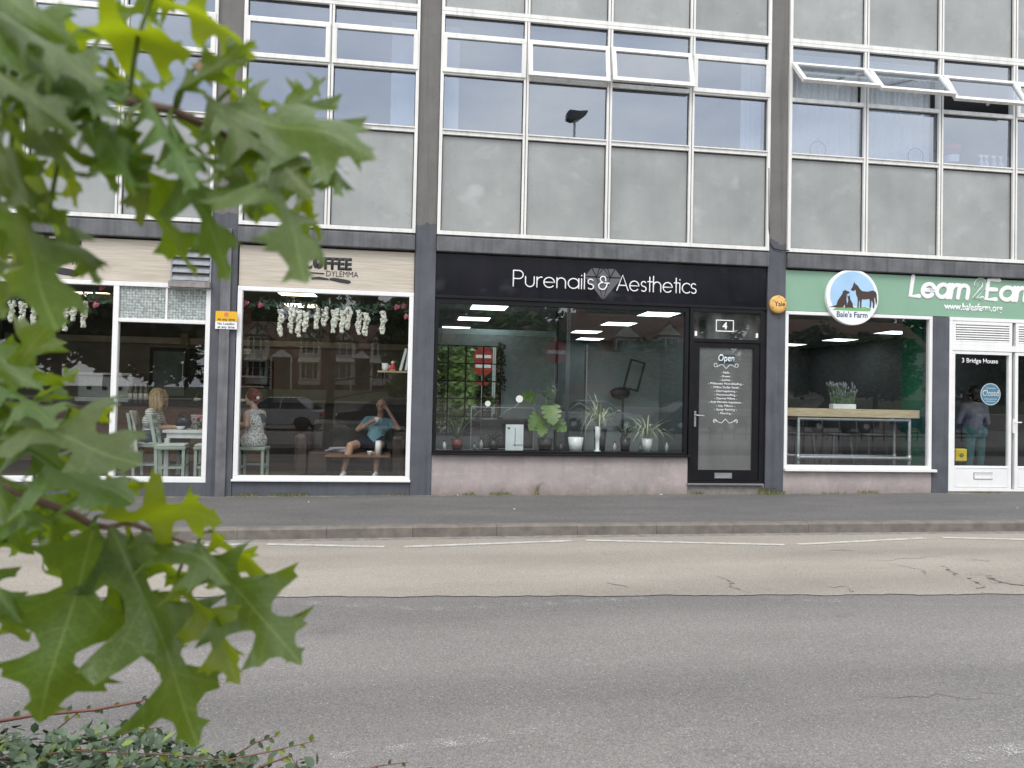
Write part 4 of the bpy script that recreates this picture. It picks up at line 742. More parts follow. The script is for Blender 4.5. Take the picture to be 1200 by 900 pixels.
cu_ = thing('cup', 'white cup held by the person on the sofa', 'cup', (X+.01, Y-.19, 1.0)); c_ = lean((X+.012, Y-.2, .985)); cu_.location = c_; MB().lathe(c_, [(.025, 0), (.038, .05), (.04, .085), (.036, .085), (.03, .02), (0, .02)], 18).build('body', LETTERW, cu_, True); MB().tube([c_+Vector((.037, 0, .07)), c_+Vector((.062, 0, .06)), c_+Vector((.058, 0, .03)), c_+Vector((.035, 0, .025))], .005, 6).build('handle', LETTERW, cu_, True)
# --- person standing with the back to the glass inside the white door
p_ = at(1142, 450, .75); X, Y = p_.x, .75; LIL = M('grey lilac top', (.16, .16, .2), .85, .15, 10); TEAL = M('teal trousers', (.05, .13, .14), .85, .2, 8)
caps = [((X-.09, Y, .98), .13, (X+.09, Y, .98), .13, 'teal'), ((X-.02, Y, 1.08), .14, (X, Y, 1.22), .13, 'top'), ((X-.07, Y, 1.3), .12, (X+.08, Y, 1.3), .12, 'top'), ((X-.14, Y, 1.42), .06, (X+.14, Y, 1.42), .06, 'top'), ((X, Y, 1.46), .052, (X, Y+.01, 1.54), .05, 'skin')]
for s in (-1, 1):
    sh = Vector((X+s*.18, Y, 1.41)); el = Vector((X+s*.27, Y+.03, 1.14)); wr = Vector((X+s*.14, Y+.24, 1.1)); caps += [(sh, .06, el, .046, 'top'), (el, .042, wr, .028, 'skin')]+hand(wr, (-s*.4, 1, 0), (s, .3, 0), 1)
    hp = Vector((X+s*.09, Y, .95)); kn = Vector((X+s*.1, Y-.02, .56)); an = Vector((X+s*.1, Y+.02, .24)); caps += [(hp, .1, kn, .068, 'teal'), (kn, .066, an, .048, 'teal'), (an+Vector((0, -.02, -.05)), .04, an+Vector((0, .14, -.068)), .034, 'shoe')]
caps += head(X, Y+.02, 1.62, .1, 1)
pb = person('person', 'dark haired person standing inside the white door with back to the street', caps, {'skin': SKIN, 'top': LIL, 'teal': TEAL, 'shoe': SHOE}); face_bits(pb, X, Y+.02, 1.62, .1, 1)
hm = MB(); hm.ball((X, Y, 1.65), (.1, .105, .11), 14, jag=.03); hm.ball((X, Y-.05, 1.56), (.085, .06, .08), 12, jag=.03); hm.build('hair', M('dark hair', (.02, .015, .013), .5, .3, 50), pb, True)
bs = thing('yellow_box', 'small yellow plastic box low inside the white door', 'box', at(1124, 540, .25)); c_ = at(1124, 533, .25); MB().box(c_.x-.1, c_.x+.1, .2, .3, c_.z-.1, c_.z+.1).build('body', M('yellow plastic', (.7, .5, .03), .4), bs, bevel=.02); MB().ball((c_.x, .195, c_.z), (.04, .01, .035), 10).build('badge', M('olive mark', (.2, .22, .04), .5), bs, True); box('stand', BLACK, c_.x-.02, c_.x+.02, .23, .27, FZ, c_.z-.1, bs)

# ------------------------------------------------------------------ cafe furniture
SAGE = M('sage green painted wood', (.34, .40, .34), .6, .1, 6); TABW = M('white painted wood', (.68, .68, .66), .5)
def chair(label, x, y, face, cushion=True, back=True, group='sage cafe chairs'):
    t = thing('cafe_chair', label, 'chair', (0, 0, 0), group); q = MB().box(-.2, .2, -.19, .19, .43, .47).build('seat', SAGE, t, bevel=.008)
    for a in (-1, 1):
        for b in (-1, 1):
            bx = -1
            if a < 0 and back: MB().beam((-.17, b*.16, 0), (-.185, b*.16, .45), .04, .04).beam((-.185, b*.16, .45), (-.27, b*.16, .92), .04, .04).build('leg', SAGE, t)
            else: MB().beam((a*.17, b*.16, 0), (a*.17, b*.16, .43), .038, .038).build('leg', SAGE, t)
    for b in (-1, 1): MB().beam((-.17, b*.16, .18), (.17, b*.16, .18), .02, .03).build('stretcher', SAGE, t)
    MB().beam((.17, -.16, .2), (.17, .16, .2), .02, .03).build('stretcher', SAGE, t)
    if back:
        for h in (.62, .76, .88): k = (h-.45)/.47; MB().beam((-.185-.085*k, -.14, h), (-.185-.085*k, .14, h), .02, .06).build('back_rail', SAGE, t)
    if cushion: MB().box(-.19, .19, -.18, .18, .471, .505).build('cushion', M('pale cushion', (.5, .53, .5), .9), t, bevel=.015)
    t.location = (x, y, FZ); t.rotation_euler = (0, 0, R_(face)); return t
chair('sage cafe chair the blonde person sits on, draped with a cream coat', -3.88, .95, 0); chair('sage cafe chair side on in front of the white table', -3.45, .55, 8); chair('sage cafe chair tucked in at the right end of the white table', -2.95, .62, 185, back=False); chair('sage stool under the person with red hair', -2.36, .62, 90, False, False)
tb = thing('cafe_table', 'white painted cafe table by the window with flowers on it', 'table', (-3.2, .9, FZ)); box('top', TABW, -3.62, -2.72, .62, 1.22, .79, .83, tb, bevel=.006); MB().frame(-3.57, -2.77, .72, .788, .03, .66, 1.18).build('apron', TABW, tb) if False else box('apron', TABW, -3.57, -2.77, .65, 1.19, .715, .789, tb)
for a in (-3.56, -2.78):
    for b in (.66, 1.18): box('leg', TABW, a-.03, a+.03, b-.03, b+.03, FZ, .714, tb)
COATM = M('cream coat cloth', (.5, .46, .39), .9, .12, 8, bump=.3, bscale=20)
ct = MB(); NX, NZ = 14, 18; V = []
for i in range(NX+1):
    for j in range(NZ+1):
        u = i/NX; v_ = j/NZ; yy = .66+.46*u; fold = .035*math.sin(u*19)*(v_+.1)+.02*math.sin(u*7+v_*3); V.append((-4.15-fold-.12*v_*v_+.26*(1-u)**2*(.3+v_), yy+.03*math.sin(v_*5), 1.09-.62*v_*(1-.12*math.sin(u*3.1))-.02*math.cos(u*9)*v_))
ct.add(V, [(i*(NZ+1)+j, (i+1)*(NZ+1)+j, (i+1)*(NZ+1)+j+1, i*(NZ+1)+j+1) for i in range(NX) for j in range(NZ)])
co = ct.build('coat', COATM, None, True); so_ = co.modifiers.new('t', 'SOLIDIFY'); so_.thickness = .012; tag(co, 'cream coat hanging over the back of the sage chair', 'coat')
bg_ = thing('handbag', 'dark navy handbag standing on the white cafe table', 'bag', (-3.4, .82, .83)); BAGM = M('navy leather', (.015, .02, .035), .4, .2); MB().ball((-3.42, .88, .925), (.12, .06, .095), 14).build('body', BAGM, bg_, True); MB().tube([(-3.49, .88, .98), (-3.47, .87, 1.06), (-3.42, .87, 1.08), (-3.37, .87, 1.06), (-3.35, .88, .98)], .009, 6).build('strap', BAGM, bg_, True)
cp = thing('bowl', 'small white bowl on the cafe table in front of the handbag', 'bowl', (-3.4, .7, .831)); MB().lathe((-3.4, .70, .831), [(.025, 0), (.05, .025), (.062, .05), (.056, .05), (.03, .012), (0, .012)], 18).build('body', LETTERW, cp, True); MB().lathe((-3.4, .70, .866), [(.0, 0), (.053, .0), (.04, .012), (0, .016)], 14).build('contents', M('pale soup', (.4, .32, .22), .6), cp, True)
FOLM = M('dark leaf green', (.03, .07, .025), .6, .3, 20); PINK = M('pink petals', (.6, .2, .28), .7, .2, 20)
def pot_flowers(label, c, petals):
    t = thing('flower_pot', label, 'flowers', c); c = Vector(c); MB().lathe(c, [(.035, 0), (.045, .07), (.05, .07), (.05, .08), (0, .08)], 14).build('pot', M('glass pot', (.05, .1, .06), .2), t, True)
    lf = MB(); fl = MB()
    for i in range(24): a = rnd(0, 6.3); r = rnd(.02, .09); lf.ball(c+Vector((r*math.cos(a), r*math.sin(a), rnd(.08, .17))), (.02, .02, .008), 6)
    for i in range(9): a = rnd(0, 6.3); r = rnd(.02, .1); fl.ball(c+Vector((r*math.cos(a), r*math.sin(a), rnd(.13, .21))), (.022, .022, .017), 7, jag=.15)
    lf.build('leaves', FOLM, t); fl.build('blossoms', petals, t)
pot_flowers('pink flowers in a small pot on the white cafe table', (-3.16, .78, .831), PINK); pot_flowers('pink flowers in a pot at the right end of the white cafe table', (-2.86, .85, .831), PINK)
cb = thing('menu_box', 'pale square box on the white cafe table behind the flowers', 'box', (-3.28, 1.05, .831)); box('body', M('pale tin', (.45, .43, .4), .5), -3.35, -3.2, 1.0, 1.1, .831, 1.02, cb, bevel=.006); box('lid', M('pale tin lid', (.5, .48, .45), .4), -3.355, -3.195, .995, 1.105, 1.021, 1.04, cb, bevel=.004)
tr = thing('serving_board', 'small wooden board on the edge of the cafe table', 'board', (-3.05, .69, .831)); WOODL = wood_mat('light oak', (.38, .25, .13), (.58, .42, .25), 3, 40); box('board', WOODL, -3.14, -2.9, .64, .74, .831, .85, tr, bevel=.005); MB().tube([(-2.9, .69, .84), (-2.85, .69, .84)], .01, 8).build('handle', WOODL, tr, True)
# counter at the back
ctr = thing('cafe_counter', 'wooden cafe counter along the dark back wall', 'counter', (-4.2, 3.2, FZ)); PLK = wood_mat('rustic counter planks', (.12, .06, .035), (.26, .15, .09), 2, 30)
for i in range(6): box('plank', PLK, -7.4, -2.7, 2.98+.002*(i % 2), 3.02, FZ+.02+i*.16, FZ+.02+i*.16+.155, ctr)
box('worktop', BLACK, -7.45, -2.65, 2.93, 3.7, 1.12, 1.17, ctr, bevel=.006)
dc = thing('display_cabinet', 'glass fronted cake cabinet with steel shelves on the cafe counter', 'cabinet', (-3.3, 3.2, 1.17)); box('base', BLACK, -3.85, -2.7, 3.0, 3.6, 1.171, 1.3, dc); box('top', BLACK, -3.85, -2.7, 3.0, 3.6, 1.84, 1.98, dc)
for z in (1.48, 1.66): box('shelf', STEEL, -3.8, -2.75, 3.05, 3.58, z, z+.025, dc)
box('back', BLACK, -3.85, -2.7, 3.58, 3.6, 1.3, 1.84, dc); pane(dc, -3.85, -2.7, 1.3, 1.84, 3.01, name='front_pane'); box('side_panel', BLACK, -4.02, -3.87, 3.0, 3.6, 1.171, 1.98, dc)
gd = thing('grinder_cabinet', 'tall dark machine with glass front on the cafe counter', 'machine', (-4.4, 3.3, 1.17)); box('body', BLACK, -4.72, -4.05, 3.12, 3.6, 1.171, 2.15, gd, bevel=.01); box('front', M('smoked door', (.06, .075, .075), .15), -4.65, -4.12, 3.1, 3.119, 1.3, 2.08, gd); MB().tube([(-4.15, 3.08, 1.5), (-4.15, 3.08, 1.9)], .01, 6).build('handle', STEEL, gd, True)
cm = thing('coffee_machine', 'steel espresso machine at the left of the cafe counter', 'machine', (-5.4, 3.3, 1.17)); box('body', GALV, -5.9, -5.0, 3.15, 3.65, 1.25, 1.62, cm, bevel=.02); box('tray', STEEL, -5.9, -5.0, 3.05, 3.6, 1.171, 1.25, cm, bevel=.01); box('cup_rail', STEEL, -5.9, -5.0, 3.12, 3.65, 1.64, 1.68, cm)
for x_ in (-5.7, -5.45, -5.2): MB().lathe((x_, 3.12, 1.38), [(.03, 0), (.035, .06), (0, .06)], 12).build('group_head', BLACK, cm, True)
for i in range(5):
    x_ = -3.72+i*.2; c_ = Vector((x_, 3.3, 1.981)); t = thing('cup_stack', ['pink paper cup stack leftmost on the cake cabinet', 'second paper cup stack from the left on the cake cabinet', 'middle white paper cup stack on the cake cabinet', 'fourth paper cup stack from the left on the cake cabinet', 'rightmost dark cup stack on the cake cabinet'][i], 'cups', c_, 'cup stacks on the cake cabinet')
    MB().lathe(c_, [(.05, 0), (.066, .1), (.07, .1), (.07, .112), (0, .112)], 16).build('cup', M('paper cup', [(.5, .3, .28), (.45, .34, .3), (.55, .55, .52), (.55, .55, .52), (.08, .07, .06)][i], .6), t, True); MB().lathe(c_+Vector((0, 0, .1125)), [(.06, 0), (.07, .07), (.072, .075), (0, .075)], 16).build('upper_cup', M('paper cup rim', [(.5, .3, .28), (.45, .34, .3), (.55, .55, .52), (.55, .55, .52), (.08, .07, .06)][i], .6), t, True)
for i in range(4):
    x_ = -5.0+i*.09 if i < 3 else -4.78; c_ = Vector((-4.98+i*.085, 3.02, 1.171)); t = thing('bottle', ['syrup bottle leftmost on the cafe counter edge', 'second syrup bottle on the cafe counter edge', 'third syrup bottle on the cafe counter edge', 'syrup bottle nearest the tall dark machine'][i], 'bottle', c_, 'syrup bottles on the cafe counter'); MB().lathe(c_, [(.035, 0), (.035, .2), (.015, .26), (.013, .32), (0, .32)], 14).build('body', M('syrup glass', (.2, .2, .2), .15), t, True); MB().lathe(c_, [(.0355, .05), (.0355, .16)], 14).build('paper_label', LETTERW, t, True)
for i in range(6):
    x_ = -3.86+i*.19; c_ = Vector((x_, 2.98, 1.171)); t = thing('jar', ['leftmost dark jar in the row on the cafe counter', 'second dark jar from the left in the counter row', 'third dark jar from the left in the counter row', 'fourth dark jar from the left in the counter row', 'fifth dark jar from the left in the counter row', 'rightmost dark jar in the row on the cafe counter'][i], 'jar', c_, 'row of dark jars on the counter'); MB().lathe(c_, [(.055, 0), (.06, .03), (.06, .13), (.05, .15), (.05, .17), (0, .17)], 14).build('body', M('dark jar', (.015, .018, .025), .25), t, True); MB().lathe(c_, [(.0605, .05), (.0605, .1)], 14).build('paper_label', LETTERW, t, True)
wb_ = thing('chalk_board', 'black chalk menu board with white lettering on the counter', 'menu board', (-3.5, 2.93, 1.35)); box('board', BLACK, -4.0, -2.9, 2.94, 2.955, 1.36, 1.47, wb_); text('lettering', 'WINE', LETTERW, wb_, -3.7, 1.385, 2.939, h=.07, ex=.002)
kind(box('cafe_wall_panel', M('taupe wall panels', (.2, .19, .18), .8, .2, 2), -7.8, -.1, 4.52, 4.599, 1.2, 2.35)); kind(box('cafe_wall_rail', M('pale timber rail', (.36, .33, .29), .8), -7.8, -.1, 4.46, 4.519, 2.3, 2.42)); kind(box('cafe_wall_post', M('timber post', (.2, .15, .11), .8), -4.62, -4.48, 4.4, 4.459, FZ, 2.5))
# sofa, low table, shelf
LEA = M('brown leather', (.055, .034, .028), .45, .25, 6, bump=.2)
sf = thing('sofa', 'brown leather sofa facing the coffee shop window', 'sofa', (-1.1, 1.5, FZ)); box('seat', LEA, -1.66, -.42, .98, 1.55, FZ+.05, .52, sf, bevel=.04); box('backrest', M('grey leather back', (.06, .05, .045), .5), -1.66, -.42, 1.5, 1.75, FZ+.1, .98, sf, bevel=.05)
for a in (-1.86, -.41): MB().box(a, a+.19, .95, 1.75, FZ+.03, .78).build('armrest', LEA, sf, bevel=.06)
lt = thing('low_table', 'low wooden table in front of the brown sofa', 'table', (-.95, .75, FZ)); box('top', PLK, -1.36, -.42, .58, .92, .47, .495, lt, bevel=.004)
for a in (-1.32, -.46):
    for b in (.61, .89): box('leg', BLACK, a-.014, a+.014, b-.014, b+.014, FZ, .469, lt)
tw = thing('tumbler', 'tall white tumbler on the low table', 'cup', (-.6, .72, .496)); c_ = Vector((-.6, .72, .496)); MB().lathe(c_, [(.038, 0), (.044, .21), (.041, .21), (.036, .01), (0, .01)], 18).build('body', LETTERW, tw, True); MB().lathe(c_, [(.0445, .205), (.046, .215), (0, .218)], 18).build('lid', LETTERW, tw, True)
cu2 = thing('cup', 'small white cup beside the tall tumbler on the low table', 'cup', (-.72, .7, .496)); c_ = Vector((-.72, .7, .496)); MB().lathe(c_, [(.025, 0), (.04, .05), (.042, .06), (.038, .06), (.02, .01), (0, .01)], 16).build('body', LETTERW, cu2, True); MB().tube([c_+Vector((.04, 0, .05)), c_+Vector((.06, 0, .04)), c_+Vector((.035, 0, .02))], .005, 6).build('handle', LETTERW, cu2, True)
nw = thing('newspaper', 'folded pale magazines lying on the sofa seat', 'magazine', (-1.3, 1.2, .52))
for i in range(4): MB().box(-.18, .18, -.12, .12, 0, .012, mat=Matrix.Translation((-1.22+i*.02, 1.15, .522+i*.0135)) @ Matrix.Rotation(R_(i*13-15), 4, 'Z')).build('sheet', M('pale paper %d' % i, (.4+.04*i, .42, .5), .8), nw)
sh_ = thing('wall_shelf', 'small wooden shelf at the right of the coffee shop window', 'shelf', (-.32, .5, 1.74)); box('board', WOODL, -.62, -.1, .42, .66, 1.72, 1.745, sh_, bevel=.003)
for a in (-.55, -.18): MB().tube([(a, .64, 1.72), (a, .64, 1.5), (a, .5, 1.719)], .008, 6).build('bracket', BLACK, sh_)
for dz, hgt, xo, ang, colr, ll in ((0, .34, -.3, -14, (.55, .55, .53), 'tall white book leaning on the wall shelf'), (0, .3, -.22, -8, (.1, .1, .1), 'dark book leaning on the wall shelf')):
    b_ = thing('book', ll, 'book', (xo, .52, 1.746)); T_ = Matrix.Translation((xo, .53, 1.746)) @ Matrix.Rotation(R_(-ang), 4, 'Y'); MB().box(-.02, .02, -.09, .09, .006, hgt, mat=T_).build('cover', M('book cover', colr, .5), b_); MB().box(-.016, .016, -.087, -.0905, .012, hgt-.006, mat=T_).build('pages', LETTERW, b_)
mg = thing('mug', 'small white mug at the left end of the wall shelf', 'mug', (-.52, .5, 1.746)); c_ = Vector((-.52, .5, 1.746)); MB().lathe(c_, [(.035, 0), (.045, .03), (.045, .11), (.04, .11), (.04, .02), (0, .02)], 16).build('body', LETTERW, mg, True); MB().tube([c_+Vector((.045, 0, .09)), c_+Vector((.07, 0, .07)), c_+Vector((.045, 0, .03))], .006, 6).build('handle', LETTERW, mg, True)
or_ = thing('ornament', 'small red and white figure on the wall shelf', 'ornament', (-.42, .5, 1.746)); c_ = Vector((-.41, .48, 1.746)); MB().lathe(c_, [(.04, 0), (.045, .04), (.03, .09), (0, .1)], 12).build('body', REDP, or_, True); MB().ball(c_+Vector((0, 0, .12)), .025, 10).build('head', LETTERW, or_, True); MB().lathe(c_, [(.05, 0), (.05, .02), (0, .021)], 12).build('base', WOODL, or_, True)

# ------------------------------------------------------------------ hanging white blossom garlands
BLOS = M('cream blossom', (.8, .77, .68), .8, .1, 30); GARL = M('garland leaf', (.045, .09, .05), .6, .3, 30); ROSE = M('pink rose', (.55, .14, .2), .7, .25, 30)
def garland(label, x0, x1, z, bunches, roses, y=.15):
    t = thing('flower_garland', label, 'garland', ((x0+x1)/2, y, z)); n = 24
    MB().tube([(x0+(x1-x0)*i/n, y+.02*math.sin(i), z+.03*math.sin(i*.9)-.03) for i in range(n+1)], .006, 5).build('stem', GARL, t)
    for px, l in bunches:
        m = MB(); zz = z-.05; r0 = rnd(.022, .03); top = rnd(-.06, .03); k = 0
        while k < l:
            q = r0*(1.1-.6*(k/l)**1.5+.25*math.sin(k*40+px*50))
            for _ in range(5): a = rnd(0, 6.3); m.ball((px+q*math.cos(a)+.01*math.sin(k*20), y+q*math.sin(a), zz+top-k), rnd(.014, .024), 6, jag=.3)
            k += .026
        m.build('blossom_bunch', BLOS, t)
    x = x0
    while x < x1:
        if rnd(0, 1) < .8:
            m = MB(); c = Vector((x, y+rnd(-.03, .03), z+rnd(-.07, .05)))
            for k in range(7):
                a = rnd(0, 6.3); d = Vector((math.cos(a), rnd(-.5, .5), math.sin(a)*.8-.2)).normalized()*rnd(.05, .09); s = d.cross(Vector((0, 1, 0))).normalized()*.016 if abs(d.normalized().y) < .95 else Vector((.016, 0, 0))
                m.add([c, c+d*.5+s, c+d, c+d*.5-s], [(0, 1, 2, 3)])
            m.build('leaf_cluster', GARL, t)
        x += .06
    for rx, rz in roses:
        m = MB()
        for k in range(9):
            a = k*2.4; r = .005+.0035*k; m.ball((rx+r*math.cos(a), y-.03+.002*k, rz+r*math.sin(a)), (.02, .014, .02), 7)
        m.build('rose', ROSE, t, True)
garland('white blossom garland across the top of the window beside the black salon', -2.43, -.2, 2.63, [(at(px_, 380, .15).x, l_) for px_, l_ in ((328.6, .36), (341, .34), (350, .36), (358, .28), (371, .3), (380, .24), (391, .3), (393, .26), (401, .3), (408, .3), (420.5, .32), (428.5, .3), (448.6, .3))], [(-2.42, 2.62), (-2.22, 2.6), (-.26, 2.66), (-.22, 2.51), (-.36, 2.64)])
garland('white blossom garland across the window at the left behind the leaves', -6.6, -4.12, 2.62, [(-6.4, .3), (-6.1, .34), (-5.8, .3), (-5.58, .36), (-5.4, .28), (-5.27, .3), (-5.12, .36), (-5.0, .33), (-4.82, .3), (-4.74, .36), (-4.63, .3), (-4.5, .33)], [(-4.35, 2.52), (-4.28, 2.76), (-4.58, 2.63), (-4.7, 2.62), (-5.9, 2.6)])
gb = thing('hanging_picture', 'warm wooden panel hanging by the pink roses at the left window', 'panel', (-4.3, .4, 2.5)); box('board', WOODL, -4.62, -4.1, .5, .53, 2.6, 2.72, gb); box('board', WOODL, -4.22, -4.1, .5, .53, 2.42, 2.5, gb)

# ------------------------------------------------------------------ salon
MIRR, n_, o__ = mat_new('mirror glass'); gl_ = node(n_, 'ShaderNodeBsdfGlossy'); gl_.inputs['Roughness'].default_value = 0; gl_.inputs['Color'].default_value = (.92, .95, .9, 1); n_.links.new(gl_.outputs[0], o__.inputs[0])
pw = thing('partition_wall', 'grey partition inside the salon that carries the gridded mirror', 'partition', (1.2, 2.1, FZ)); box('panel', SALW, .09, 2.32, 2.12, 2.2, FZ, 2.46, pw); box('top_band', M('pale teal band', (.34, .42, .42), .6), .09, 2.32, 2.118, 2.202, 2.462, 2.56, pw); box('end_post', M('dark doorway trim', (.03, .032, .035), .5), 2.325, 2.36, 2.08, 2.22, FZ, 2.915, pw)
mr = thing('gridded_mirror', 'black gridded mirror at the left of the salon reflecting greenery', 'mirror', (.75, 2.1, .7)); GX0, GZ0, GS = .16, .76, .3
for i in range(4):
    for j in range(5):
        T_ = Matrix.Translation((GX0+(i+.5)*GS, 2.085, GZ0+(j+.5)*GS)) @ Matrix.Rotation(R_(3.8), 4, 'Z') @ Matrix.Rotation(R_(-(.62+(3-j)*.71)), 4, 'X'); h = GS/2-.006
        MB().add([T_ @ Vector(p) for p in ((-h, 0, -h), (h, 0, -h), (h, 0, h), (-h, 0, h))], [(0, 1, 2, 3)]).build('mirror_tile', MIRR, mr)
gm = MB()
for i in range(5): gm.box(GX0+i*GS-.01, GX0+i*GS+.01, 2.06, 2.115, GZ0-.01, GZ0+5*GS+.01)
mr_g = gm.build('grid_bars', BLACK, mr)
for j in range(6): box('grid_bar', BLACK, GX0-.009, GX0+4*GS+.009, 2.062, 2.11, GZ0+j*GS-.008, GZ0+j*GS+.008, mr)
iv = MB()
for k in range(90):
    a = rnd(0, 6.3); c = Vector((GX0+4*GS+rnd(-.04, .06), 2.03+rnd(-.02, .03), 2.3-rnd(0, 1)**1.6*.8)); d = Vector((math.cos(a), rnd(-.4, .2), math.sin(a)))*rnd(.03, .06); s = Vector((-d.z, 0, d.x))*.4; iv.add([c, c+d*.5+s, c+d, c+d*.5-s], [(0, 1, 2, 3)])
ivo = thing('ivy_trail', 'dark trailing ivy at the right corner of the gridded mirror', 'ivy', (GX0+1.2, 2.03, 1.5)); iv.build('leaves', M('dark ivy', (.015, .03, .012), .5), ivo); MB().tube([(GX0+1.2, 2.05, 2.3), (GX0+1.23, 2.04, 1.9), (GX0+1.2, 2.05, 1.5)], .006, 5).build('stem', FOLM, ivo)
bp = thing('room_divider', 'pale upright glass display panel in the middle of the salon', 'panel', (2.75, 1.6, FZ)); box('frame', GALV, 2.72, 2.745, 1.5, 1.62, FZ, 2.3, bp); box('panel', SALW, 2.745, 4.0, 1.55, 1.6, FZ, 2.2, bp)
def potted(label, name, c, potmat, pr, ph_, leaves, lmat, cat='plant'):
    t = thing(name, label, cat, c); c = Vector(c); MB().lathe(c, [(pr*.75, 0), (pr, ph_), (pr*.92, ph_), (pr*.9, ph_-.02), (0, ph_-.02)], 22).build('pot', potmat, t, True); lm = MB(); top = c+Vector((0, 0, ph_))
    for a, out, h, w_, droop in leaves:
        d = Vector((math.cos(a), math.sin(a), 0)); P = []; N = 7
        for k in range(N+1): u = k/N; P.append(top+d*(out*u)+Vector((0, 0, h*(u-droop*u*u))))
        s = Vector((-d.y, d.x, 0)); V = []
        for k, p in enumerate(P): u = k/N; q = w_*(.35+1.3*u*(1-u)*1.4)*(1-u**4) if k < N else .0005; V += [p-s*q, p+Vector((0, 0, -.25*q)), p+s*q]
        lm.add(V, [(k*3+i, k*3+i+1, k*3+i+4, k*3+i+3) for k in range(N) for i in (0, 1)])
    lm.build('leaves', lmat, t, True); return t
PALEG = M('pale variegated leaf', (.40, .44, .30), .45, .25, 8); BRIGHT = M('fresh green leaf', (.095, .165, .03), .4, .25, 8); GREYG = M('grey green leaf', (.10, .14, .10), .5, .2, 8)
POTB = M('black plastic pot', (.012, .012, .013), .4); POTW = M('white ceramic pot', (.72, .74, .73), .3); SZ = .61
plt = box('window_shelf', BLACK, .24, 3.84, .14, .62, .56, .605); tag(plt, 'low black display shelf behind the salon window', 'shelf')
potted('spiky grey green plant in a maroon pot at the left of the salon', 'spiky_plant', (.55, .4, SZ), M('maroon pot', (.12, .02, .02), .5), .09, .16, [(rnd(0, 6.3), rnd(.14, .34), rnd(.3, .55), .016, rnd(.15, .7)) for _ in range(48)], GREYG)
potted('pale spider plant with long drooping leaves in the middle of the salon window', 'spider_plant', (2.72, .5, SZ), POTB, .1, .34, [(rnd(0, 6.3), rnd(.2, .62), rnd(.6, 1.1), .0125, rnd(.4, 1.2)) for _ in range(64)], PALEG)
potted('pale spider plant at the right of the salon window', 'spider_plant', (3.46, .5, SZ), POTW, .085, .2, [(rnd(0, 6.3), rnd(.2, .52), rnd(.4, .85), .0125, rnd(.4, 1.15)) for _ in range(52)], PALEG)
potted('empty white tapered pot in the salon window', 'plant_pot', (2.30, .3, SZ), POTW, .115, .215, [(0, .02, .02, .005, .2)], FOLM)
potted('small dark leafy plant behind the price card in the salon window', 'leafy_plant', (1.1, .5, SZ), POTB, .08, .14, [(rnd(0, 6.3), rnd(.08, .22), rnd(.12, .3), .02, rnd(.3, .9)) for _ in range(26)], GREYG)
potted('dark spiky plant at the right end of the salon window', 'spiky_plant', (3.12, .52, SZ), POTB, .085, .2, [(rnd(0, 6.3), rnd(.14, .34), rnd(.25, .5), .013, rnd(.2, .9)) for _ in range(40)], GREYG)
for i in range(7):
    xx = [.36, .8, .9, 2.08, 2.9, 3.3, 3.7][i]; c_ = Vector((xx, .3+.02*(i % 3), SZ)); hh = [.13, .1, .16, .12, .14, .11, .16][i]
    t = thing('cosmetic_bottle', ['white bottle at the left corner of the salon window', 'short grey bottle beside the maroon pot', 'slim grey bottle beside the maroon pot', 'dark bottle left of the white tapered pot', 'slim bottle right of the pillar candle', 'short bottle before the right spider plant', 'tall bottle at the right corner of the salon window'][i], 'bottle', c_, 'bottles along the salon window shelf')
    MB().lathe(c_, [(.026, 0), (.028, hh*.7), (.012, hh*.8), (.012, hh), (0, hh)], 12).build('body', M('bottle plastic', [(.6, .6, .6), (.12, .12, .13), (.25, .25, .25), (.05, .05, .05), (.35, .33, .3), (.08, .08, .09), (.3, .3, .32)][i], .3), t, True); MB().lathe(c_+Vector((0, 0, hh)), [(.014, .0005), (.014, .02), (0, .02)], 10).build('cap', BLACK, t, True)
mp_ = thing('monstera_plant', 'broad leaved green plant in a dark pot in the salon window', 'plant', (1.85, .42, SZ)); c_ = Vector((1.86, .42, SZ)); MB().lathe(c_, [(.09, 0), (.12, .19), (.11, .19), (.1, .17), (0, .17)], 20).build('pot', POTB, mp_, True)
def big_leaf(base, tipd, L_, W_, mat, pt):
    d = Vector(tipd).normalized(); s = d.cross(Vector((0, 1, 0))).normalized(); n = s.cross(d); out = [(0, 0)]; pts = []
    prof = [(0, .05), (-.08, .3), (.02, .46), (.14, .5), (.2, .3), (.28, .5), (.4, .5), (.45, .26), (.52, .46), (.64, .42), (.68, .22), (.76, .32), (.88, .18), (1, 0)]; V = []; F = []
    for u, v_ in prof: V += [base+d*u*L_-n*.04*L_*math.sin(u*2.5), base+d*u*L_+s*v_*W_-n*(.10*v_*L_+.04*L_*math.sin(u*2.5)), base+d*u*L_-s*v_*W_-n*(.10*v_*L_+.04*L_*math.sin(u*2.5))]
    for k in range(len(prof)-1): a = k*3; F += [(a, a+1, a+4, a+3), (a, a+3, a+5, a+2)]
    m = MB(); m.add(V, F); m.build('leaf', mat, pt, True)
for b_, td, L_, W_, mt in (((1.92, .38, 1.28), (.1, -.5, -1), .32, .3, BRIGHT), ((1.76, .4, 1.12), (-.7, -.4, -.9), .28, .26, BRIGHT), ((1.88, .48, 1.42), (.4, -.3, .6), .22, .22, GREYG), ((2.0, .42, 1.05), (.7, -.4, -.6), .24, .22, BRIGHT), ((1.66, .4, 1.38), (-.6, -.2, .3), .2, .18, BRIGHT), ((1.8, .36, 1.0), (-.2, -.6, -.8), .22, .2, BRIGHT)):
    b_ = Vector(b_); MB().tube([c_+Vector((0, 0, .17)), c_.lerp(b_, .6)+Vector((0, 0, .1)), b_], .006, 5).build('stalk', BRIGHT, mp_, True); big_leaf(b_, td, L_, W_, mt, mp_)
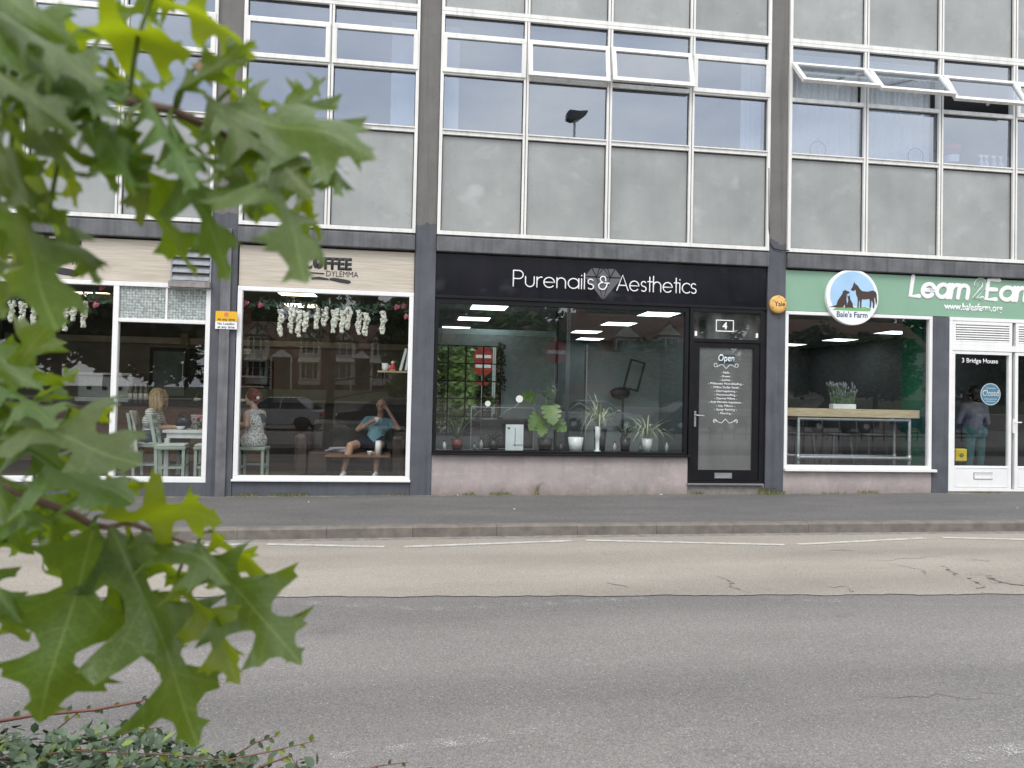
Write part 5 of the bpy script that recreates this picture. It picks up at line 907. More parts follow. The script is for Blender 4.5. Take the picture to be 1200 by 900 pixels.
pf = thing('price_board', 'white framed price card standing in the salon window', 'card', (1.38, .28, SZ)); MB().box(1.25, 1.51, .27, .285, SZ, 1.0).build('card', M('white card', (.66, .7, .7), .5), pf); text('lettering', 'Aesthetics', DARKINK, pf, 1.36, .69, .269, h=.03, ex=.001); MB().box(1.385, 1.393, .2685, .2695, .68, .95).build('print_line', DARKINK, pf); MB().box(1.28, 1.31, .2685, .2695, .93, .96).build('print_mark', DARKINK, pf); box('stand', BLACK, 1.3, 1.46, .286, .34, SZ, .75, pf)
dlm = thing('globe_lamp', 'small white globe lamp on a black desk in the salon window', 'lamp', (1.5, .7, .9)); MB().ball((1.49, .62, 1.375), .055, 16).build('globe', emit('lit globe', (1, .98, .95), .55), dlm, True); MB().tube([(1.49, .62, 1.32), (1.42, .62, 1.25), (1.3, .62, 1.2), (1.2, .62, 1.1)], .007, 6).build('arm', GALV, dlm, True); MB().lathe((1.2, .62, 1.061), [(.05, 0), (.05, .02), (.01, .04), (0, .04)], 14).build('base', BLACK, dlm, True)
rcp = thing('reception_desk', 'black reception desk behind the plants in the salon window', 'desk', (1.5, .9, FZ)); box('body', BLACK, .95, 1.72, .66, 1.1, FZ, 1.03, rcp); box('top', BLACK, .92, 1.75, .56, 1.13, 1.031, 1.06, rcp, bevel=.004); MB().frame(.75, 1.7, .62, 1.25, .012, .5, .512).build('acrylic_frame', GALV, rcp); pane(rcp, .762, 1.688, .632, 1.238, .506, glass('acrylic', (.9, .92, .92), .06, haze=.1), 'screen')
cnd = thing('candle_tower', 'slim white pillar candle in the salon window', 'candle', (2.63, .3, SZ)); MB().lathe((2.63, .3, SZ), [(.05, 0), (.05, .02), (.03, .03), (.03, .2), (.04, .22), (.04, .38), (0, .38)], 14).build('body', POTW, cnd, True); MB().tube([(2.63, .3, SZ+.38), (2.63, .3, SZ+.41)], .003, 5).build('wick', BLACK, cnd)
sc1 = thing('salon_chair', 'black salon chair deep in the room at the right', 'chair', (3.6, 3, FZ)); box('seat', BLACK, 3.3, 3.9, 2.6, 3.1, .6, .72, sc1, bevel=.03); MB().box(-.28, .28, -.05, .05, 0, .75, mat=Matrix.Translation((3.6, 3.1, .74)) @ Matrix.Rotation(R_(-18), 4, 'X') @ Matrix.Rotation(R_(10), 4, 'Y')).build('backrest', BLACK, sc1, bevel=.03); MB().lathe((3.6, 2.85, FZ), [(.28, 0), (.28, .03), (.04, .05), (.04, .46), (0, .46)], 20).build('base', STEEL, sc1, True)
LAMPD = M('dark grey lamp metal', (.035, .037, .04), .5)
ml = thing('magnifier_lamp', 'tall black salon lamp with slanted head in the middle of the room', 'lamp', (3.35, 1.3, FZ)); MB().lathe((3.3, 1.3, FZ), [(.16, 0), (.16, .03), (.02, .05), (.02, .5), (0, .5)], 16).build('base', LAMPD, ml, True); MB().tube([(3.3, 1.3, FZ+.5), (3.3, 1.3, 1.45), (3.42, 1.28, 1.58)], .02, 8).build('arm', LAMPD, ml, True); MB().frame(-.13, .13, -.0, .5, .025, -.03, .03, mat=Matrix.Translation((3.42, 1.28, 1.56)) @ Matrix.Rotation(R_(14), 4, 'Y')).build('head', LAMPD, ml, bevel=.006); MB().ball((3.25, 1.3, 1.5), (.16, .07, .1), 12, jag=.12).build('towel', LAMPD, ml, True)
# things in the window under the green sign
cnt = thing('window_counter', 'light wooden window counter on a galvanised pipe frame', 'counter', (6.7, .35, FZ)); OAK = wood_mat('pale oak worktop', (.40, .30, .18), (.62, .50, .33), 3, 40)
box('worktop', OAK, 5.5, 7.74, .16, .62, 1.20, 1.325, cnt, bevel=.004)
def pipe(a, b, nm='pipe'): MB().tube([a, b], .026, 10).build(nm, GALV, cnt, True)
for xx in (5.75, 7.6):
    for yy in (.2, .55): pipe((xx, yy, FZ+.03), (xx, yy, 1.17)); MB().lathe((xx, yy, FZ), [(.06, 0), (.06, .015), (.03, .02), (.03, .05), (0, .05)], 14).build('flange', GALV, cnt, True); MB().lathe((xx, yy, .53), [(.036, 0), (.036, .09)], 12).build('collar', GALV, cnt, True)
for yy in (.2, .55): pipe((5.75, yy, .575), (7.6, yy, .575), 'rail'); pipe((5.75, yy, 1.165), (7.6, yy, 1.165), 'rail')
lav = thing('lavender_trough', 'white trough of grey lavender on the pale window counter', 'plant', (6.55, .32, 1.326)); MB().box(6.36, 6.74, .26, .38, 1.326, 1.40).build('trough', POTW, lav, bevel=.006); lm = MB(); lb = MB()
for i in range(80):
    c = Vector((rnd(6.38, 6.72), rnd(.27, .37), 1.40)); t_ = c+Vector((rnd(-.07, .07)+(c.x-6.55)*.3, rnd(-.03, .03), rnd(.14, .33))); lm.tube([c, c.lerp(t_, .6), t_], .0035, 4); lb.ball(t_, (.011, .011, .028), 5, jag=.2)
lm.build('stems', M('lavender stem', (.10, .16, .09), .7), lav); lb.build('flower_heads', M('grey lavender', (.22, .22, .25), .8), lav)
STM = M('gunmetal stool', (.13, .135, .15), .4, .2, metal=.4)
def stool(label, x, y):
    t = thing('bar_stool', label, 'stool', (x, y, FZ), 'metal stools under the window counter'); c = Vector((x, y, FZ)); MB().box(x-.16, x+.16, y-.16, y+.16, FZ+.74, FZ+.77).build('seat', STM, t, bevel=.012)
    for a in (-1, 1):
        for b in (-1, 1): MB().beam(c+Vector((a*.21, b*.21, 0)), c+Vector((a*.14, b*.14, .74)), .035, .035).build('leg', STM, t)
    for a, b, e, f_ in ((-1, -1, 1, -1), (-1, 1, 1, 1), (-1, -1, -1, 1), (1, -1, 1, 1)): MB().beam(c+Vector((a*.187, b*.187, .25)), c+Vector((e*.187, f_*.187, .25)), .02, .03).build('foot_rail', STM, t)
    MB().tube([c+Vector((-.16, .15, .77)), c+Vector((-.15, .19, .98)), c+Vector((0, .21, 1.02)), c+Vector((.15, .19, .98)), c+Vector((.16, .15, .77))], .012, 6).build('back_hoop', STM, t, True)
stool('leftmost gunmetal stool under the pale window counter', 6.2, .95); stool('middle gunmetal stool under the pale window counter', 6.85, .95); stool('rightmost gunmetal stool under the pale window counter', 7.5, 1.0)
kind(box('office_wall', LRNG, 7.9, 8.0, .32, .8, FZ, 2.9)); kind(box('office_wall', M('pale kickboard', (.25, .22, .21), .8), 5.4, 7.88, 2.5, 2.56, FZ, .95))
# ================================================================== the far side of the street, seen as reflections in the glass
BRICK = M('red brick', (.20, .075, .055), .9, .2, 14, bump=.3, bscale=60); TILE = M('brown roof tiles', (.13, .07, .05), .85, .25, 10, bump=.5, bscale=30); CREAM = M('cream stucco', (.5, .48, .42), .85, .08); WTRIM = M('white window trim', (.7, .7, .68), .5); DGL = M('dark house window', (.03, .035, .04), .08, .1); TIMB = M('dark timber', (.05, .035, .03), .7)
def house(label, x0, x1, y, zb, ze, zr, wallm, gables, doorx, tim=True):
    t = thing('house', label, 'house', ((x0+x1)/2, y, zb), 'houses across the street'); d = 8
    box('wall', wallm, x0, x1, y-d, y, zb-2, ze, t); m = MB(); o_ = .35
    m.add([(x0-o_, y+o_, ze-.15), (x1+o_, y+o_, ze-.15), (x1+o_, y-d/2, zr), (x0-o_, y-d/2, zr), (x0-o_, y-d-o_, ze-.15), (x1+o_, y-d-o_, ze-.15)], [(0, 1, 2, 3), (3, 2, 5, 4), (0, 3, 4), (1, 5, 2)]); rf = m.build('roof', TILE, t)
    box('chimney', BRICK, x0+1, x0+1.8, y-d/2-.4, y-d/2+.4, zr-.5, zr+1.1, rf)
    for gx, gw, gz, kd in gables:
        box('bay', CREAM if tim else wallm, gx-gw/2, gx+gw/2, y+.01, y+.8, zb, gz-gw*.62, t)
        m = MB(); m.prism([(gx-gw/2-.25, gz-gw*.62-.2), (gx, gz), (gx+gw/2+.25, gz-gw*.62-.2)], y-3, y+.9); m.build('gable', TILE, t)
        g2 = MB(); g2.prism([(gx-gw/2, gz-gw*.62), (gx, gz-.35), (gx+gw/2, gz-gw*.62)], y+.9, y+.95); g2.build('gable_face', CREAM, t)
        for k in (-.3, 0, .3): box('timber', TIMB, gx+k*gw-.05, gx+k*gw+.05, y+.951, y+.99, gz-gw*.62, gz-.4-abs(k)*gw*1.1, t) if tim else None
        for wz, wh in ((gz-gw*.62-1.5, 1.3), (zb+.5, 1.6)):
            f = MB().frame(gx-gw*.42, gx+gw*.42, wz, wz+wh, .09, y+.801, y+.86); f.box(gx-.36, gx-.28, y+.801, y+.85, wz+.09, wz+wh-.09); f.box(gx+.28, gx+.36, y+.801, y+.85, wz+.09, wz+wh-.09); wn = f.build('window', WTRIM, t); box('glass', DGL, gx-gw*.42+.1, gx+gw*.42-.1, y+.801, y+.82, wz+.1, wz+wh-.1, wn)
        m = MB(); m.prism([(y+.8, zb+2.5), (y+1.7, zb+2.1), (y+1.65, zb+2.0), (y+.8, zb+2.35)], gx-gw*.5, gx+gw*.5, fn=lambda a, b, c: (b, a, c)); m.build('awning', CREAM, t)
    dx = doorx; box('door', TIMB, dx-.5, dx+.5, y+.01, y+.08, zb, zb+2.1, t); m = MB(); m.prism([(dx-1, zb+2.5), (dx, zb+3.2), (dx+1, zb+2.5)], y+.1, y+1.1); m.build('porch', WTRIM, t)
    for s in (-.9, .9): box('porch_post', WTRIM, dx+s-.06, dx+s+.06, y+.95, y+1.07, zb-1, zb+2.49, t)
house('half-timbered red brick house farthest left in the coffee shop reflection', -18.5, -9, -58, 2.2, 5.9, 8.4, BRICK, [(-14.9, 1.9, 7.9, 0), (-10.2, 1.9, 7.7, 0)], -12.7)
house('red brick house with two pointed gables in the coffee shop reflection', -8.9, .5, -58, 2.3, 6.0, 8.4, BRICK, [(-7.2, 2.2, 7.8, 1), (-3.7, 2.0, 7.75, 1)], -5.5)
house('brown roofed house with white bays in the salon reflection', 15, 28, -58, 3.4, 7.4, 10.4, BRICK, [(19.9, 2.6, 9.2, 1), (24.2, 2.4, 9.4, 1)], 22, False)
house('pale stucco house reflected in the window under the green sign', 33, 48, -52, 3.2, 7.0, 9.8, CREAM, [(36.5, 2.6, 8.4, 1), (44.5, 2.6, 8.4, 1)], 41, False)
house('pale gabled house reflected between the salon plants', 2.5, 13.5, -62, 3.0, 6.8, 9.2, CREAM, [(5.5, 2.4, 8.2, 1), (10.5, 2.4, 8.2, 1)], 8, False)
LEAFM = [M('summer foliage', (.06, .105, .022), .6, .35, .9), M('dark foliage', (.03, .06, .016), .6, .35, .9), M('light foliage', (.12, .18, .04), .6, .3, .9)]  # last foliage colour is lightened to look sunlit in the salon mirror
BARK = M('bark', (.07, .055, .042), .9, .3, 20, bump=.6, bscale=30)
def crown_mesh(seed, n, ls):
    random.seed(seed); m = MB(); cl = [(Vector((rnd(-.7, .7), rnd(-.7, .7), rnd(-.75, .8))), rnd(.25, .48)) for _ in range(26)]
    for i in range(n):
        c, r = random.choice(cl); d = Vector((rnd(-1, 1), rnd(-1, 1), rnd(-1, 1))); d = d.normalized()*rnd(.55, 1)*r; p = c+d
        if p.length > 1.08: p *= 1.0/p.length
        a = Vector((rnd(-1, 1), rnd(-1, 1), rnd(-.6, .6))).normalized()*ls*rnd(.7, 1.4); b = a.cross(Vector((rnd(-1, 1), rnd(-1, 1), rnd(-1, 1)))).normalized()*ls*.5; m.add([p-a, p+b, p+a, p-b], [(0, 1, 2, 3)])
    return m
def tree(label, x, y, zb, h, rx, mi, seed, ry=None):
    t = thing('tree', label, 'tree', (x, y, zb), 'trees across the street'); random.seed(seed); m = MB(); m.tube([(x, y, zb-.3), (x+.1, y, zb+h*.25), (x+rnd(-.3, .3), y, zb+h*.55)], [h*.035, h*.026, h*.012], 9)
    for k in range(6): a = k*1.1; m.tube([(x+.05, y, zb+h*(.25+.04*k)), (x+rx*.35*math.cos(a), y+rx*.35*math.sin(a), zb+h*(.42+.05*k)), (x+rx*.7*math.cos(a), y+rx*.7*math.sin(a), zb+h*(.55+.05*k))], [h*.014, h*.009, h*.004], 6)
    m.build('trunk', BARK, t, True); c = crown_mesh(seed, 5200, .075); ry = ry or rx
    for i, v in enumerate(c.v): c.v[i] = (x+v[0]*rx, y+v[1]*ry, zb+h*.6+v[2]*h*.42)
    c.build('crown', LEAFM[mi], t)
TR = [(-34, -74, 3, 14, 6, 1), (-46, -70, 3, 15, 7, 0), (-60, -66, 3, 15, 7, 1), (-15, -33, 0, 9.5, 4.6, 1), (-22, -36, .2, 11, 5, 1), (-9, -76, 3, 14, 6, 1), (2, -76, 3, 14, 6, 0), (13, -77, 3, 15, 6, 1), (24, -76, 3, 15, 6, 0), (36, -74, 3, 15, 6, 1), (47, -72, 3, 15, 6, 0), (58, -70, 3, 15, 7, 1), (-21, -76, 3, 15, 6, 0), (-24, -48, 1.5, 9, 4, 0), (4.5, -30, 0, 6.4, 3.4, 2), (9.5, -38, .2, 6, 3.6, 1), (16, -36, .3, 5.2, 4.2, 0), (22, -37, .4, 5.0, 3.6, 1), (28, -36, .5, 6.4, 3.4, 1), (33, -38, .6, 6.0, 3.2, 0), (40, -36, .7, 5.2, 4, 1), (0, -34, 0, 5.5, 2.6, 2), (-1.2, -45, 1.4, 7.5, 2.4, 0), (48, -40, 1, 8, 4, 0), (-32, -45, 1, 9, 5, 1)]  # tall far trees and dark left pair added to keep sky out of shop reflections
for i, (x, y, zb, h, rx, mi) in enumerate(TR): tree(['tall dark tree third from the far left horizon', 'tall tree second from the far left horizon', 'tall dark tree at the far left horizon', 'dark spreading tree at the left of the car park', 'tall dark tree at the far left of the car park', 'tall tree behind the half-timbered house', 'tall tree behind the two gabled house', 'tall tree behind the pale gabled house', 'tall tree behind the white bay house', 'tall tree behind the left of the stucco house', 'tall tree behind the right of the stucco house', 'tall tree beyond the right end of the houses', 'tall tree beyond the left end of the houses', 'leafy tree at the left end of the far houses', 'pale green leafy tree by the car park nearest the road', 'dark bushy tree behind the white parked car', 'wide green bush below the white bay windows', 'dark bush at the right of the white bays', 'dark rounded tree before the pale stucco house', 'green tree left of the pale stucco gable', 'low dark tree below the pale stucco house', 'small pale green tree left of the road sign', 'slim tree beside the two gabled house', 'tall tree at the right end of the far houses', 'tall dark tree far left beyond the houses'][i], x, y, zb, h, rx, mi, 40+i)
random.seed(11)
# parked cars
TYRE = M('tyre rubber', (.02, .02, .02), .8); CGL = M('car glass', (.02, .025, .03), .06); CHR = M('wheel alloy', (.4, .4, .42), .35, metal=.9)
def car(label, x, y, colr, rz=0, tall=0):
    t = thing('parked_car', label, 'car', (0, 0, 0), 'cars parked across the street'); pm = M('car paint', colr, .25, .03); W = .86
    low = [(-2.1, .35), (-2.15, .62), (-2.05, .82), (-1.2, .92), (1.55, .95), (2.0, .88), (2.1, .6), (2.05, .32), (1.75, .28), (1.6, .55), (1.3, .62), (1.0, .55), (.88, .26), (-.9, .26), (-1.02, .55), (-1.32, .62), (-1.62, .55), (-1.75, .28)]
    MB().prism(low, -W, W).build('body', pm, t, bevel=.03)
    cab = [(-1.15, .92), (-.35, 1.42+tall), (.95, 1.45+tall), (1.65, .95)]; m = MB(); V = []
    for s in (-1, 1): V += [(a, s*(W-.06 if b < 1 else W-.22), b) for a, b in cab]
    m.add(V, [(0, 1, 2, 3), (7, 6, 5, 4), (0, 4, 5, 1), (1, 5, 6, 2), (2, 6, 7, 3)]); m.build('cabin_glass', CGL, t); m = MB()
    m.add([(-.38, -W+.21, 1.425+tall), (.98, -W+.21, 1.455+tall), (.98, W-.21, 1.455+tall), (-.38, W-.21, 1.425+tall), (-.3, -W+.26, 1.47+tall), (.9, -W+.26, 1.49+tall), (.9, W-.26, 1.49+tall), (-.3, W-.26, 1.47+tall)], [(3, 2, 1, 0), (4, 5, 6, 7), (0, 1, 5, 4), (1, 2, 6, 5), (2, 3, 7, 6), (3, 0, 4, 7)]); m.build('roof', pm, t)
    for a in (-1.32, 1.3):
        for s in (-1, 1): wl = MB().lathe((a, s*(W-.02)+.1, .31), [(.31, 0), (.31, .2), (.2, .205), (.2, -.005)], 20, axis='Y').build('wheel', TYRE, t, True); MB().lathe((a, s*(W-.02)+.1, .31), [(.195, -.002), (.195, .202), (0, .203)], 16, axis='Y').build('rim', CHR, wl, True)
    for s in (-1, 1): MB().ball((-2.08, s*.62, .68), (.06, .16, .07), 10).build('headlight', LETTERW, t, True); box('tail_light', REDP, 2.02, 2.11, s*.66-.12, s*.66+.12, .68, .82, t); MB().ball((-.85, s*(W+.06), 1.0), (.06, .09, .06), 8).build('wing_mirror', pm, t, True)
    for s in (-1, 1): m = MB(); [m.beam((a, s*(W-.055), .93), (b, s*(W-.215), 1.44+tall), .05, .03) for a, b in ((-1.12, -.36), (.25, .3), (1.6, .95))]; m.build('pillar_trim', pm, t)
    t.location = (x, y, -.2+SL*x); t.rotation_euler = (0, 0, R_(rz))
car('silver hatchback parked across the street left of the others', -6.2, -23, (.35, .36, .37), 12); car('dark grey car parked second from the left', -1.6, -22.5, (.05, .05, .06), -8); car('white car parked behind the road sign', 8.6, -24, (.6, .6, .6), 180); car('dark car parked right of the white car', 13.6, -23.5, (.03, .035, .05), 175); car('black car parked at the right opposite the green sign', 21, -24, (.02, .02, .025), 178, .1); car('blue car parked farthest right', 27, -24, (.03, .06, .16), 2)
rw = thing('boundary_wall', 'low pale wall behind the parked cars', 'wall', (5, -28, -.2)); WALLP = M('pale wall', (.32, .3, .27), .9, .15, 3)
for i in range(12): box('wall_panel', WALLP, -30+i*6+.01, -24+i*6-.01, -28.2, -28, -.6, .95, rw); box('coping', CREAM, -30+i*6, -24+i*6-.03, -28.25, -27.95, .951, 1.03, rw)
rl = thing('guard_railing', 'dark street railing across the road', 'railing', (12, -17, -.2)); 
for i in range(28): box('post', BLACK, 10+i*.5, 10.03+i*.5, -17, -16.97, -.3, .85, rl)
for z in (.8, .1): box('rail', BLACK, 9.9, 23.7, -16.965, -16.94, z, z+.04, rl)
ne = thing('no_entry_sign', 'round red no entry sign on a grey post across the street', 'road sign', (4.42, -13, -.2)); c_ = Vector((4.42, -12.95, 2.93)); m = MB().lathe((0, 0, 0), [(.375, 0), (.375, .012), (0, .012)], 40, axis='Y'); m.v = [(4.42+a, -12.95-b, 2.93+c) for a, b, c in m.v]; m.build('disc', M('sign red', (.36, .012, .016), .45), ne); box('bar', LETTERW, 4.42-.3, 4.42+.3, -12.9375, -12.934, 2.87, 2.99, ne); MB().tube([(4.42, -13, -.3), (4.42, -13, 3.4)], .038, 10).build('post', GALV, ne, True)

hp_ = at(672, 149, 12.0); lx, lz = hp_.x, hp_.z
sl_ = thing('street_lamp', 'tall grey street lamp across the road whose head shows in an upper window', 'street lamp', (lx, -12, -.2)); LAMPG = M('dark lamp housing', (.03, .03, .032), .6)
MB().tube([(lx-.02, -12, -.3), (lx-.02, -12, 3), (lx-.02, -12, lz-.2)], [.07, .06, .04], 10).build('post', GALV, sl_, True)
hp = [(-.30, -.10), (-.29, .10), (-.2, .19), (.1, .17), (.36, .2), (.37, .15), (.2, .0), (.02, -.12), (-.15, -.15)]
MB().prism([(lx+a, lz+b) for a, b in hp], -12.16, -11.84).build('head', LAMPG, sl_, bevel=.03); MB().ball((lx, -12, lz-.1), (.12, .1, .05), 10).build('lens', LETTERW, sl_, True)
# ================================================================== the oak branch hanging in front of the camera
random.seed(5)
def leaf_mat(name, top, under, thru, tf=.3):
    m, n, o = mat_new(name); lk = n.links.new; uv = node(n, 'ShaderNodeUVMap'); sp = node(n, 'ShaderNodeSeparateXYZ'); lk(uv.outputs[0], sp.inputs[0]); u, v = sp.outputs[0], mathn(n, 'ABSOLUTE', mathn(n, 'SUBTRACT', sp.outputs[1], .5))
    mid = mathn(n, 'LESS_THAN', v, .0065); q = mathn(n, 'FRACT', mathn(n, 'MULTIPLY', mathn(n, 'SUBTRACT', u, mathn(n, 'MULTIPLY', v, .75)), 6.2)); lat = mathn(n, 'LESS_THAN', q, .05); fv = node(n, 'ShaderNodeTexVoronoi'); fv.feature = 'DISTANCE_TO_EDGE'; fv.inputs['Scale'].default_value = 26; lk(uv.outputs[0], fv.inputs['Vector']); lat = mathn(n, 'MAXIMUM', mathn(n, 'MULTIPLY', lat, .6), mathn(n, 'MULTIPLY', mathn(n, 'LESS_THAN', fv.outputs['Distance'], .035), .3))
    ve = mathn(n, 'MAXIMUM', mid, lat); g = node(n, 'ShaderNodeNewGeometry'); ob = node(n, 'ShaderNodeObjectInfo')
    c1 = ramp(n, noise_n(n, mapped(n, (1, 1, 1)), 22, 4), .3, tuple(a*.8 for a in top), .7, tuple(a*1.2 for a in top))
    x = mixc(n); lk(g.outputs['Backfacing'], x.inputs[0]); lk(c1, x.inputs[6]); x.inputs[7].default_value = (*under, 1)
    hs = node(n, 'ShaderNodeHueSaturation'); lk(mathn(n, 'ADD', mathn(n, 'MULTIPLY', ob.outputs['Random'], .035), .482), hs.inputs['Hue']); lk(mathn(n, 'ADD', mathn(n, 'MULTIPLY', ob.outputs['Random'], .4), .8), hs.inputs['Value']); lk(x.outputs[2], hs.inputs['Color'])
    y = mixc(n); lk(mathn(n, 'MULTIPLY', ve, .34), y.inputs[0]); lk(hs.outputs[0], y.inputs[6]); y.inputs[7].default_value = (.3, .38, .12, 1)
    bl_ = ramp(n, noise_n(n, mapped(n, (1, 1, 1)), 13, 5, .7), .69, (0, 0, 0), .73, (.8,)*3); yy_ = mixc(n); lk(bl_, yy_.inputs[0]); lk(y.outputs[2], yy_.inputs[6]); yy_.inputs[7].default_value = (.16, .11, .035, 1); y = yy_
    p = node(n, 'ShaderNodeBsdfPrincipled'); lk(y.outputs[2], p.inputs['Base Color']); p.inputs['Roughness'].default_value = .33; p.inputs['Specular IOR Level'].default_value = .6
    bn = node(n, 'ShaderNodeBump'); bn.inputs['Strength'].default_value = .35; bn.inputs['Distance'].default_value = .003; lk(mathn(n, 'ADD', mathn(n, 'MULTIPLY', ve, -1.0), noise_n(n, mapped(n, (1, 1, 1)), 60, 2)), bn.inputs['Height']); lk(bn.outputs[0], p.inputs['Normal'])
    t = node(n, 'ShaderNodeBsdfTranslucent'); t.inputs[0].default_value = (*thru, 1); ms = node(n, 'ShaderNodeMixShader'); ms.inputs[0].default_value = tf; lk(p.outputs[0], ms.inputs[1]); lk(t.outputs[0], ms.inputs[2]); lk(ms.outputs[0], o.inputs[0]); return m
OAK_L = leaf_mat('oak leaf', (.053, .106, .011), (.09, .15, .022), (.30, .43, .008), .34); OAK_BACKLIT = leaf_mat('young oak leaf', (.095, .145, .013), (.13, .18, .02), (.36, .45, .01), .46)  # the lime leaf colour has light from behind put into it
HALF = [(0, .012), (.05, .035), (.09, .085), (.13, .18), (.165, .275), (.185, .19), (.205, .11), (.25, .078), (.31, .078), (.36, .13), (.41, .26), (.465, .44), (.485, .345), (.535, .36), (.525, .24), (.55, .13), (.6, .085), (.65, .09), (.7, .16), (.765, .325), (.775, .215), (.82, .22), (.805, .13), (.84, .075), (.89, .062), (.93, .095), (.938, .055), (.97, .028), (1.0, 0)]
def leaf_mesh(seed, mat):
    random.seed(seed); k = [1+rnd(-.14, .14) for _ in HALF]; k2 = [1+rnd(-.14, .14) for _ in HALF]; out = [(u+rnd(-.006, .006) if 0 < u < 1 else u, w*a) for (u, w), a in zip(HALF, k)]; out2 = [(u+rnd(-.02, .02) if 0 < u < .99 else u, -w*a) for (u, w), a in zip(HALF, k2)][::-1]
    poly = out+out2[1:]; pts = [Vector(p) for p in poly]; n = len(pts); edges = [(i, (i+1) % n) for i in range(n)]
    inner = [Vector((i/24+.002, 0)) for i in range(1, 24)]; inner += [Vector((i*.036+(j % 2)*.018, j*.034)) for i in range(1, 28) for j in range(-12, 13) if j]
    V, E_, F, *_r = delaunay_2d_cdt(pts+inner, edges, [list(range(n))], 1, 1e-5)
    c1, c2, c3, ph1, ph2 = rnd(.2, 1.0), rnd(.3, .9), rnd(.03, .06), rnd(0, 6), rnd(0, 6); vs = []
    for p in V:
        u, w = p.x, p.y; z = -c1*.35*u*u-c2*abs(w)*.5*(1 if seed % 3 else -.4)+c3*math.sin(u*9+ph1)*(.4+abs(w)*2)+c3*.9*math.sin(w*14+ph2+u*5)-.0045*abs(math.sin((u-abs(w)*.75)*6.2*math.pi))*min(1, abs(w)*8); vs.append((u*(1-.08*c1*u), w, z))
    me = bpy.data.meshes.new('leaf'); me.from_pydata(vs, [], [f for f in F]); ul = me.uv_layers.new(name='UVMap')
    for l in me.loops: p = V[l.vertex_index]; ul.data[l.index].uv = (p.x, p.y+.5)
    bm = bmesh.new(); bm.from_mesh(me); bmesh.ops.recalc_face_normals(bm, faces=bm.faces[:])
    if sum(f.normal.z for f in bm.faces) < 0: bmesh.ops.reverse_faces(bm, faces=bm.faces[:])
    bm.to_mesh(me); bm.free(); me.materials.append(mat)
    for q in me.polygons: q.use_smooth = True
    return me
LV = [leaf_mesh(100+i, OAK_L) for i in range(7)]; LVB = [leaf_mesh(200+i, OAK_BACKLIT) for i in range(4)]
random.seed(21)
oak = thing('oak_tree', 'oak branch with large pointed lobed leaves hanging into view at the left', 'tree', (-2.5, -9.9, -.06))
TW = M('reddish brown twig', (.13, .075, .05), .7, .25, 40)
def place_leaf(bx, by, tx, ty, d0, kw, mode, var=None, pet=None):
    # mode: s = upper face turned to the sky, f = facing out, d = tilted to the ground, b = seen from below, backlight put into its lime colour
    backlit = mode == 'b'; d1 = d0+{'s': -.03, 'f': -.015, 'd': .03, 'b': .015}[mode]; roll = {'s': 54, 'f': 12, 'd': 30, 'b': 50}[mode]+rnd(-12, 12)
    B, T_ = near(bx, by, d0), near(tx, ty, d1); ax = (T_-B); L_ = ax.length; ax.normalize(); tc_ = (CAM-B).normalized(); n0 = (tc_-ax*tc_.dot(ax)).normalized()
    n1 = Matrix.Rotation(R_(roll), 3, ax) @ n0; n2 = Matrix.Rotation(R_(-roll), 3, ax) @ n0; n1 = n1 if (n1.z > n2.z) == (mode in 'sf') else n2
    kw = min(1.05, 1.08*kw/max(.55, math.cos(R_(roll))))
    if backlit: n1 = -n1
    s = n1.cross(ax).normalized()
    me = (LVB if backlit else LV)[(var if var is not None else random.randrange(100)) % (4 if backlit else 7)]
    o = link('leaf', me); k = L_*1.06; o.matrix_world = Matrix(((ax.x*k, s.x*k*kw, n1.x*k, B.x), (ax.y*k, s.y*k*kw, n1.y*k, B.y), (ax.z*k, s.z*k*kw, n1.z*k, B.z), (0, 0, 0, 1)))
    mw = o.matrix_world.copy(); o.parent = oak; o.matrix_parent_inverse = parent_inv(oak); o.matrix_basis = mw
    if pet is not None:
        P = Vector(pet); MB().tube([P, P.lerp(B, .5)+Vector((0, 0, .003)), B+ax*.004], [.0016, .0012, .0013], 6).build('petiole', OAK_BACKLIT, oak, True)
def tw(pts, r0, r1): return MB().tube([near(*p) for p in pts], [r0+(r1-r0)*i/(len(pts)-1) for i in range(len(pts))], 7).build('twig', TW, oak, True)
UP = [(-260, 0, .55), (-120, 55, .44), (20, 82, .40), (92, 99, .39), (150, 119, .40), (205, 130, .41), (245, 150, .42), (268, 160, .43)]
LO = [(-300, 420, .62), (-120, 500, .57), (-20, 556, .54), (40, 585, .53), (78, 598, .53), (108, 615, .53), (128, 618, .53), (150, 612, .53), (230, 640, .55)]
tw(UP, .0045, .002); tw(LO, .0045, .0016)
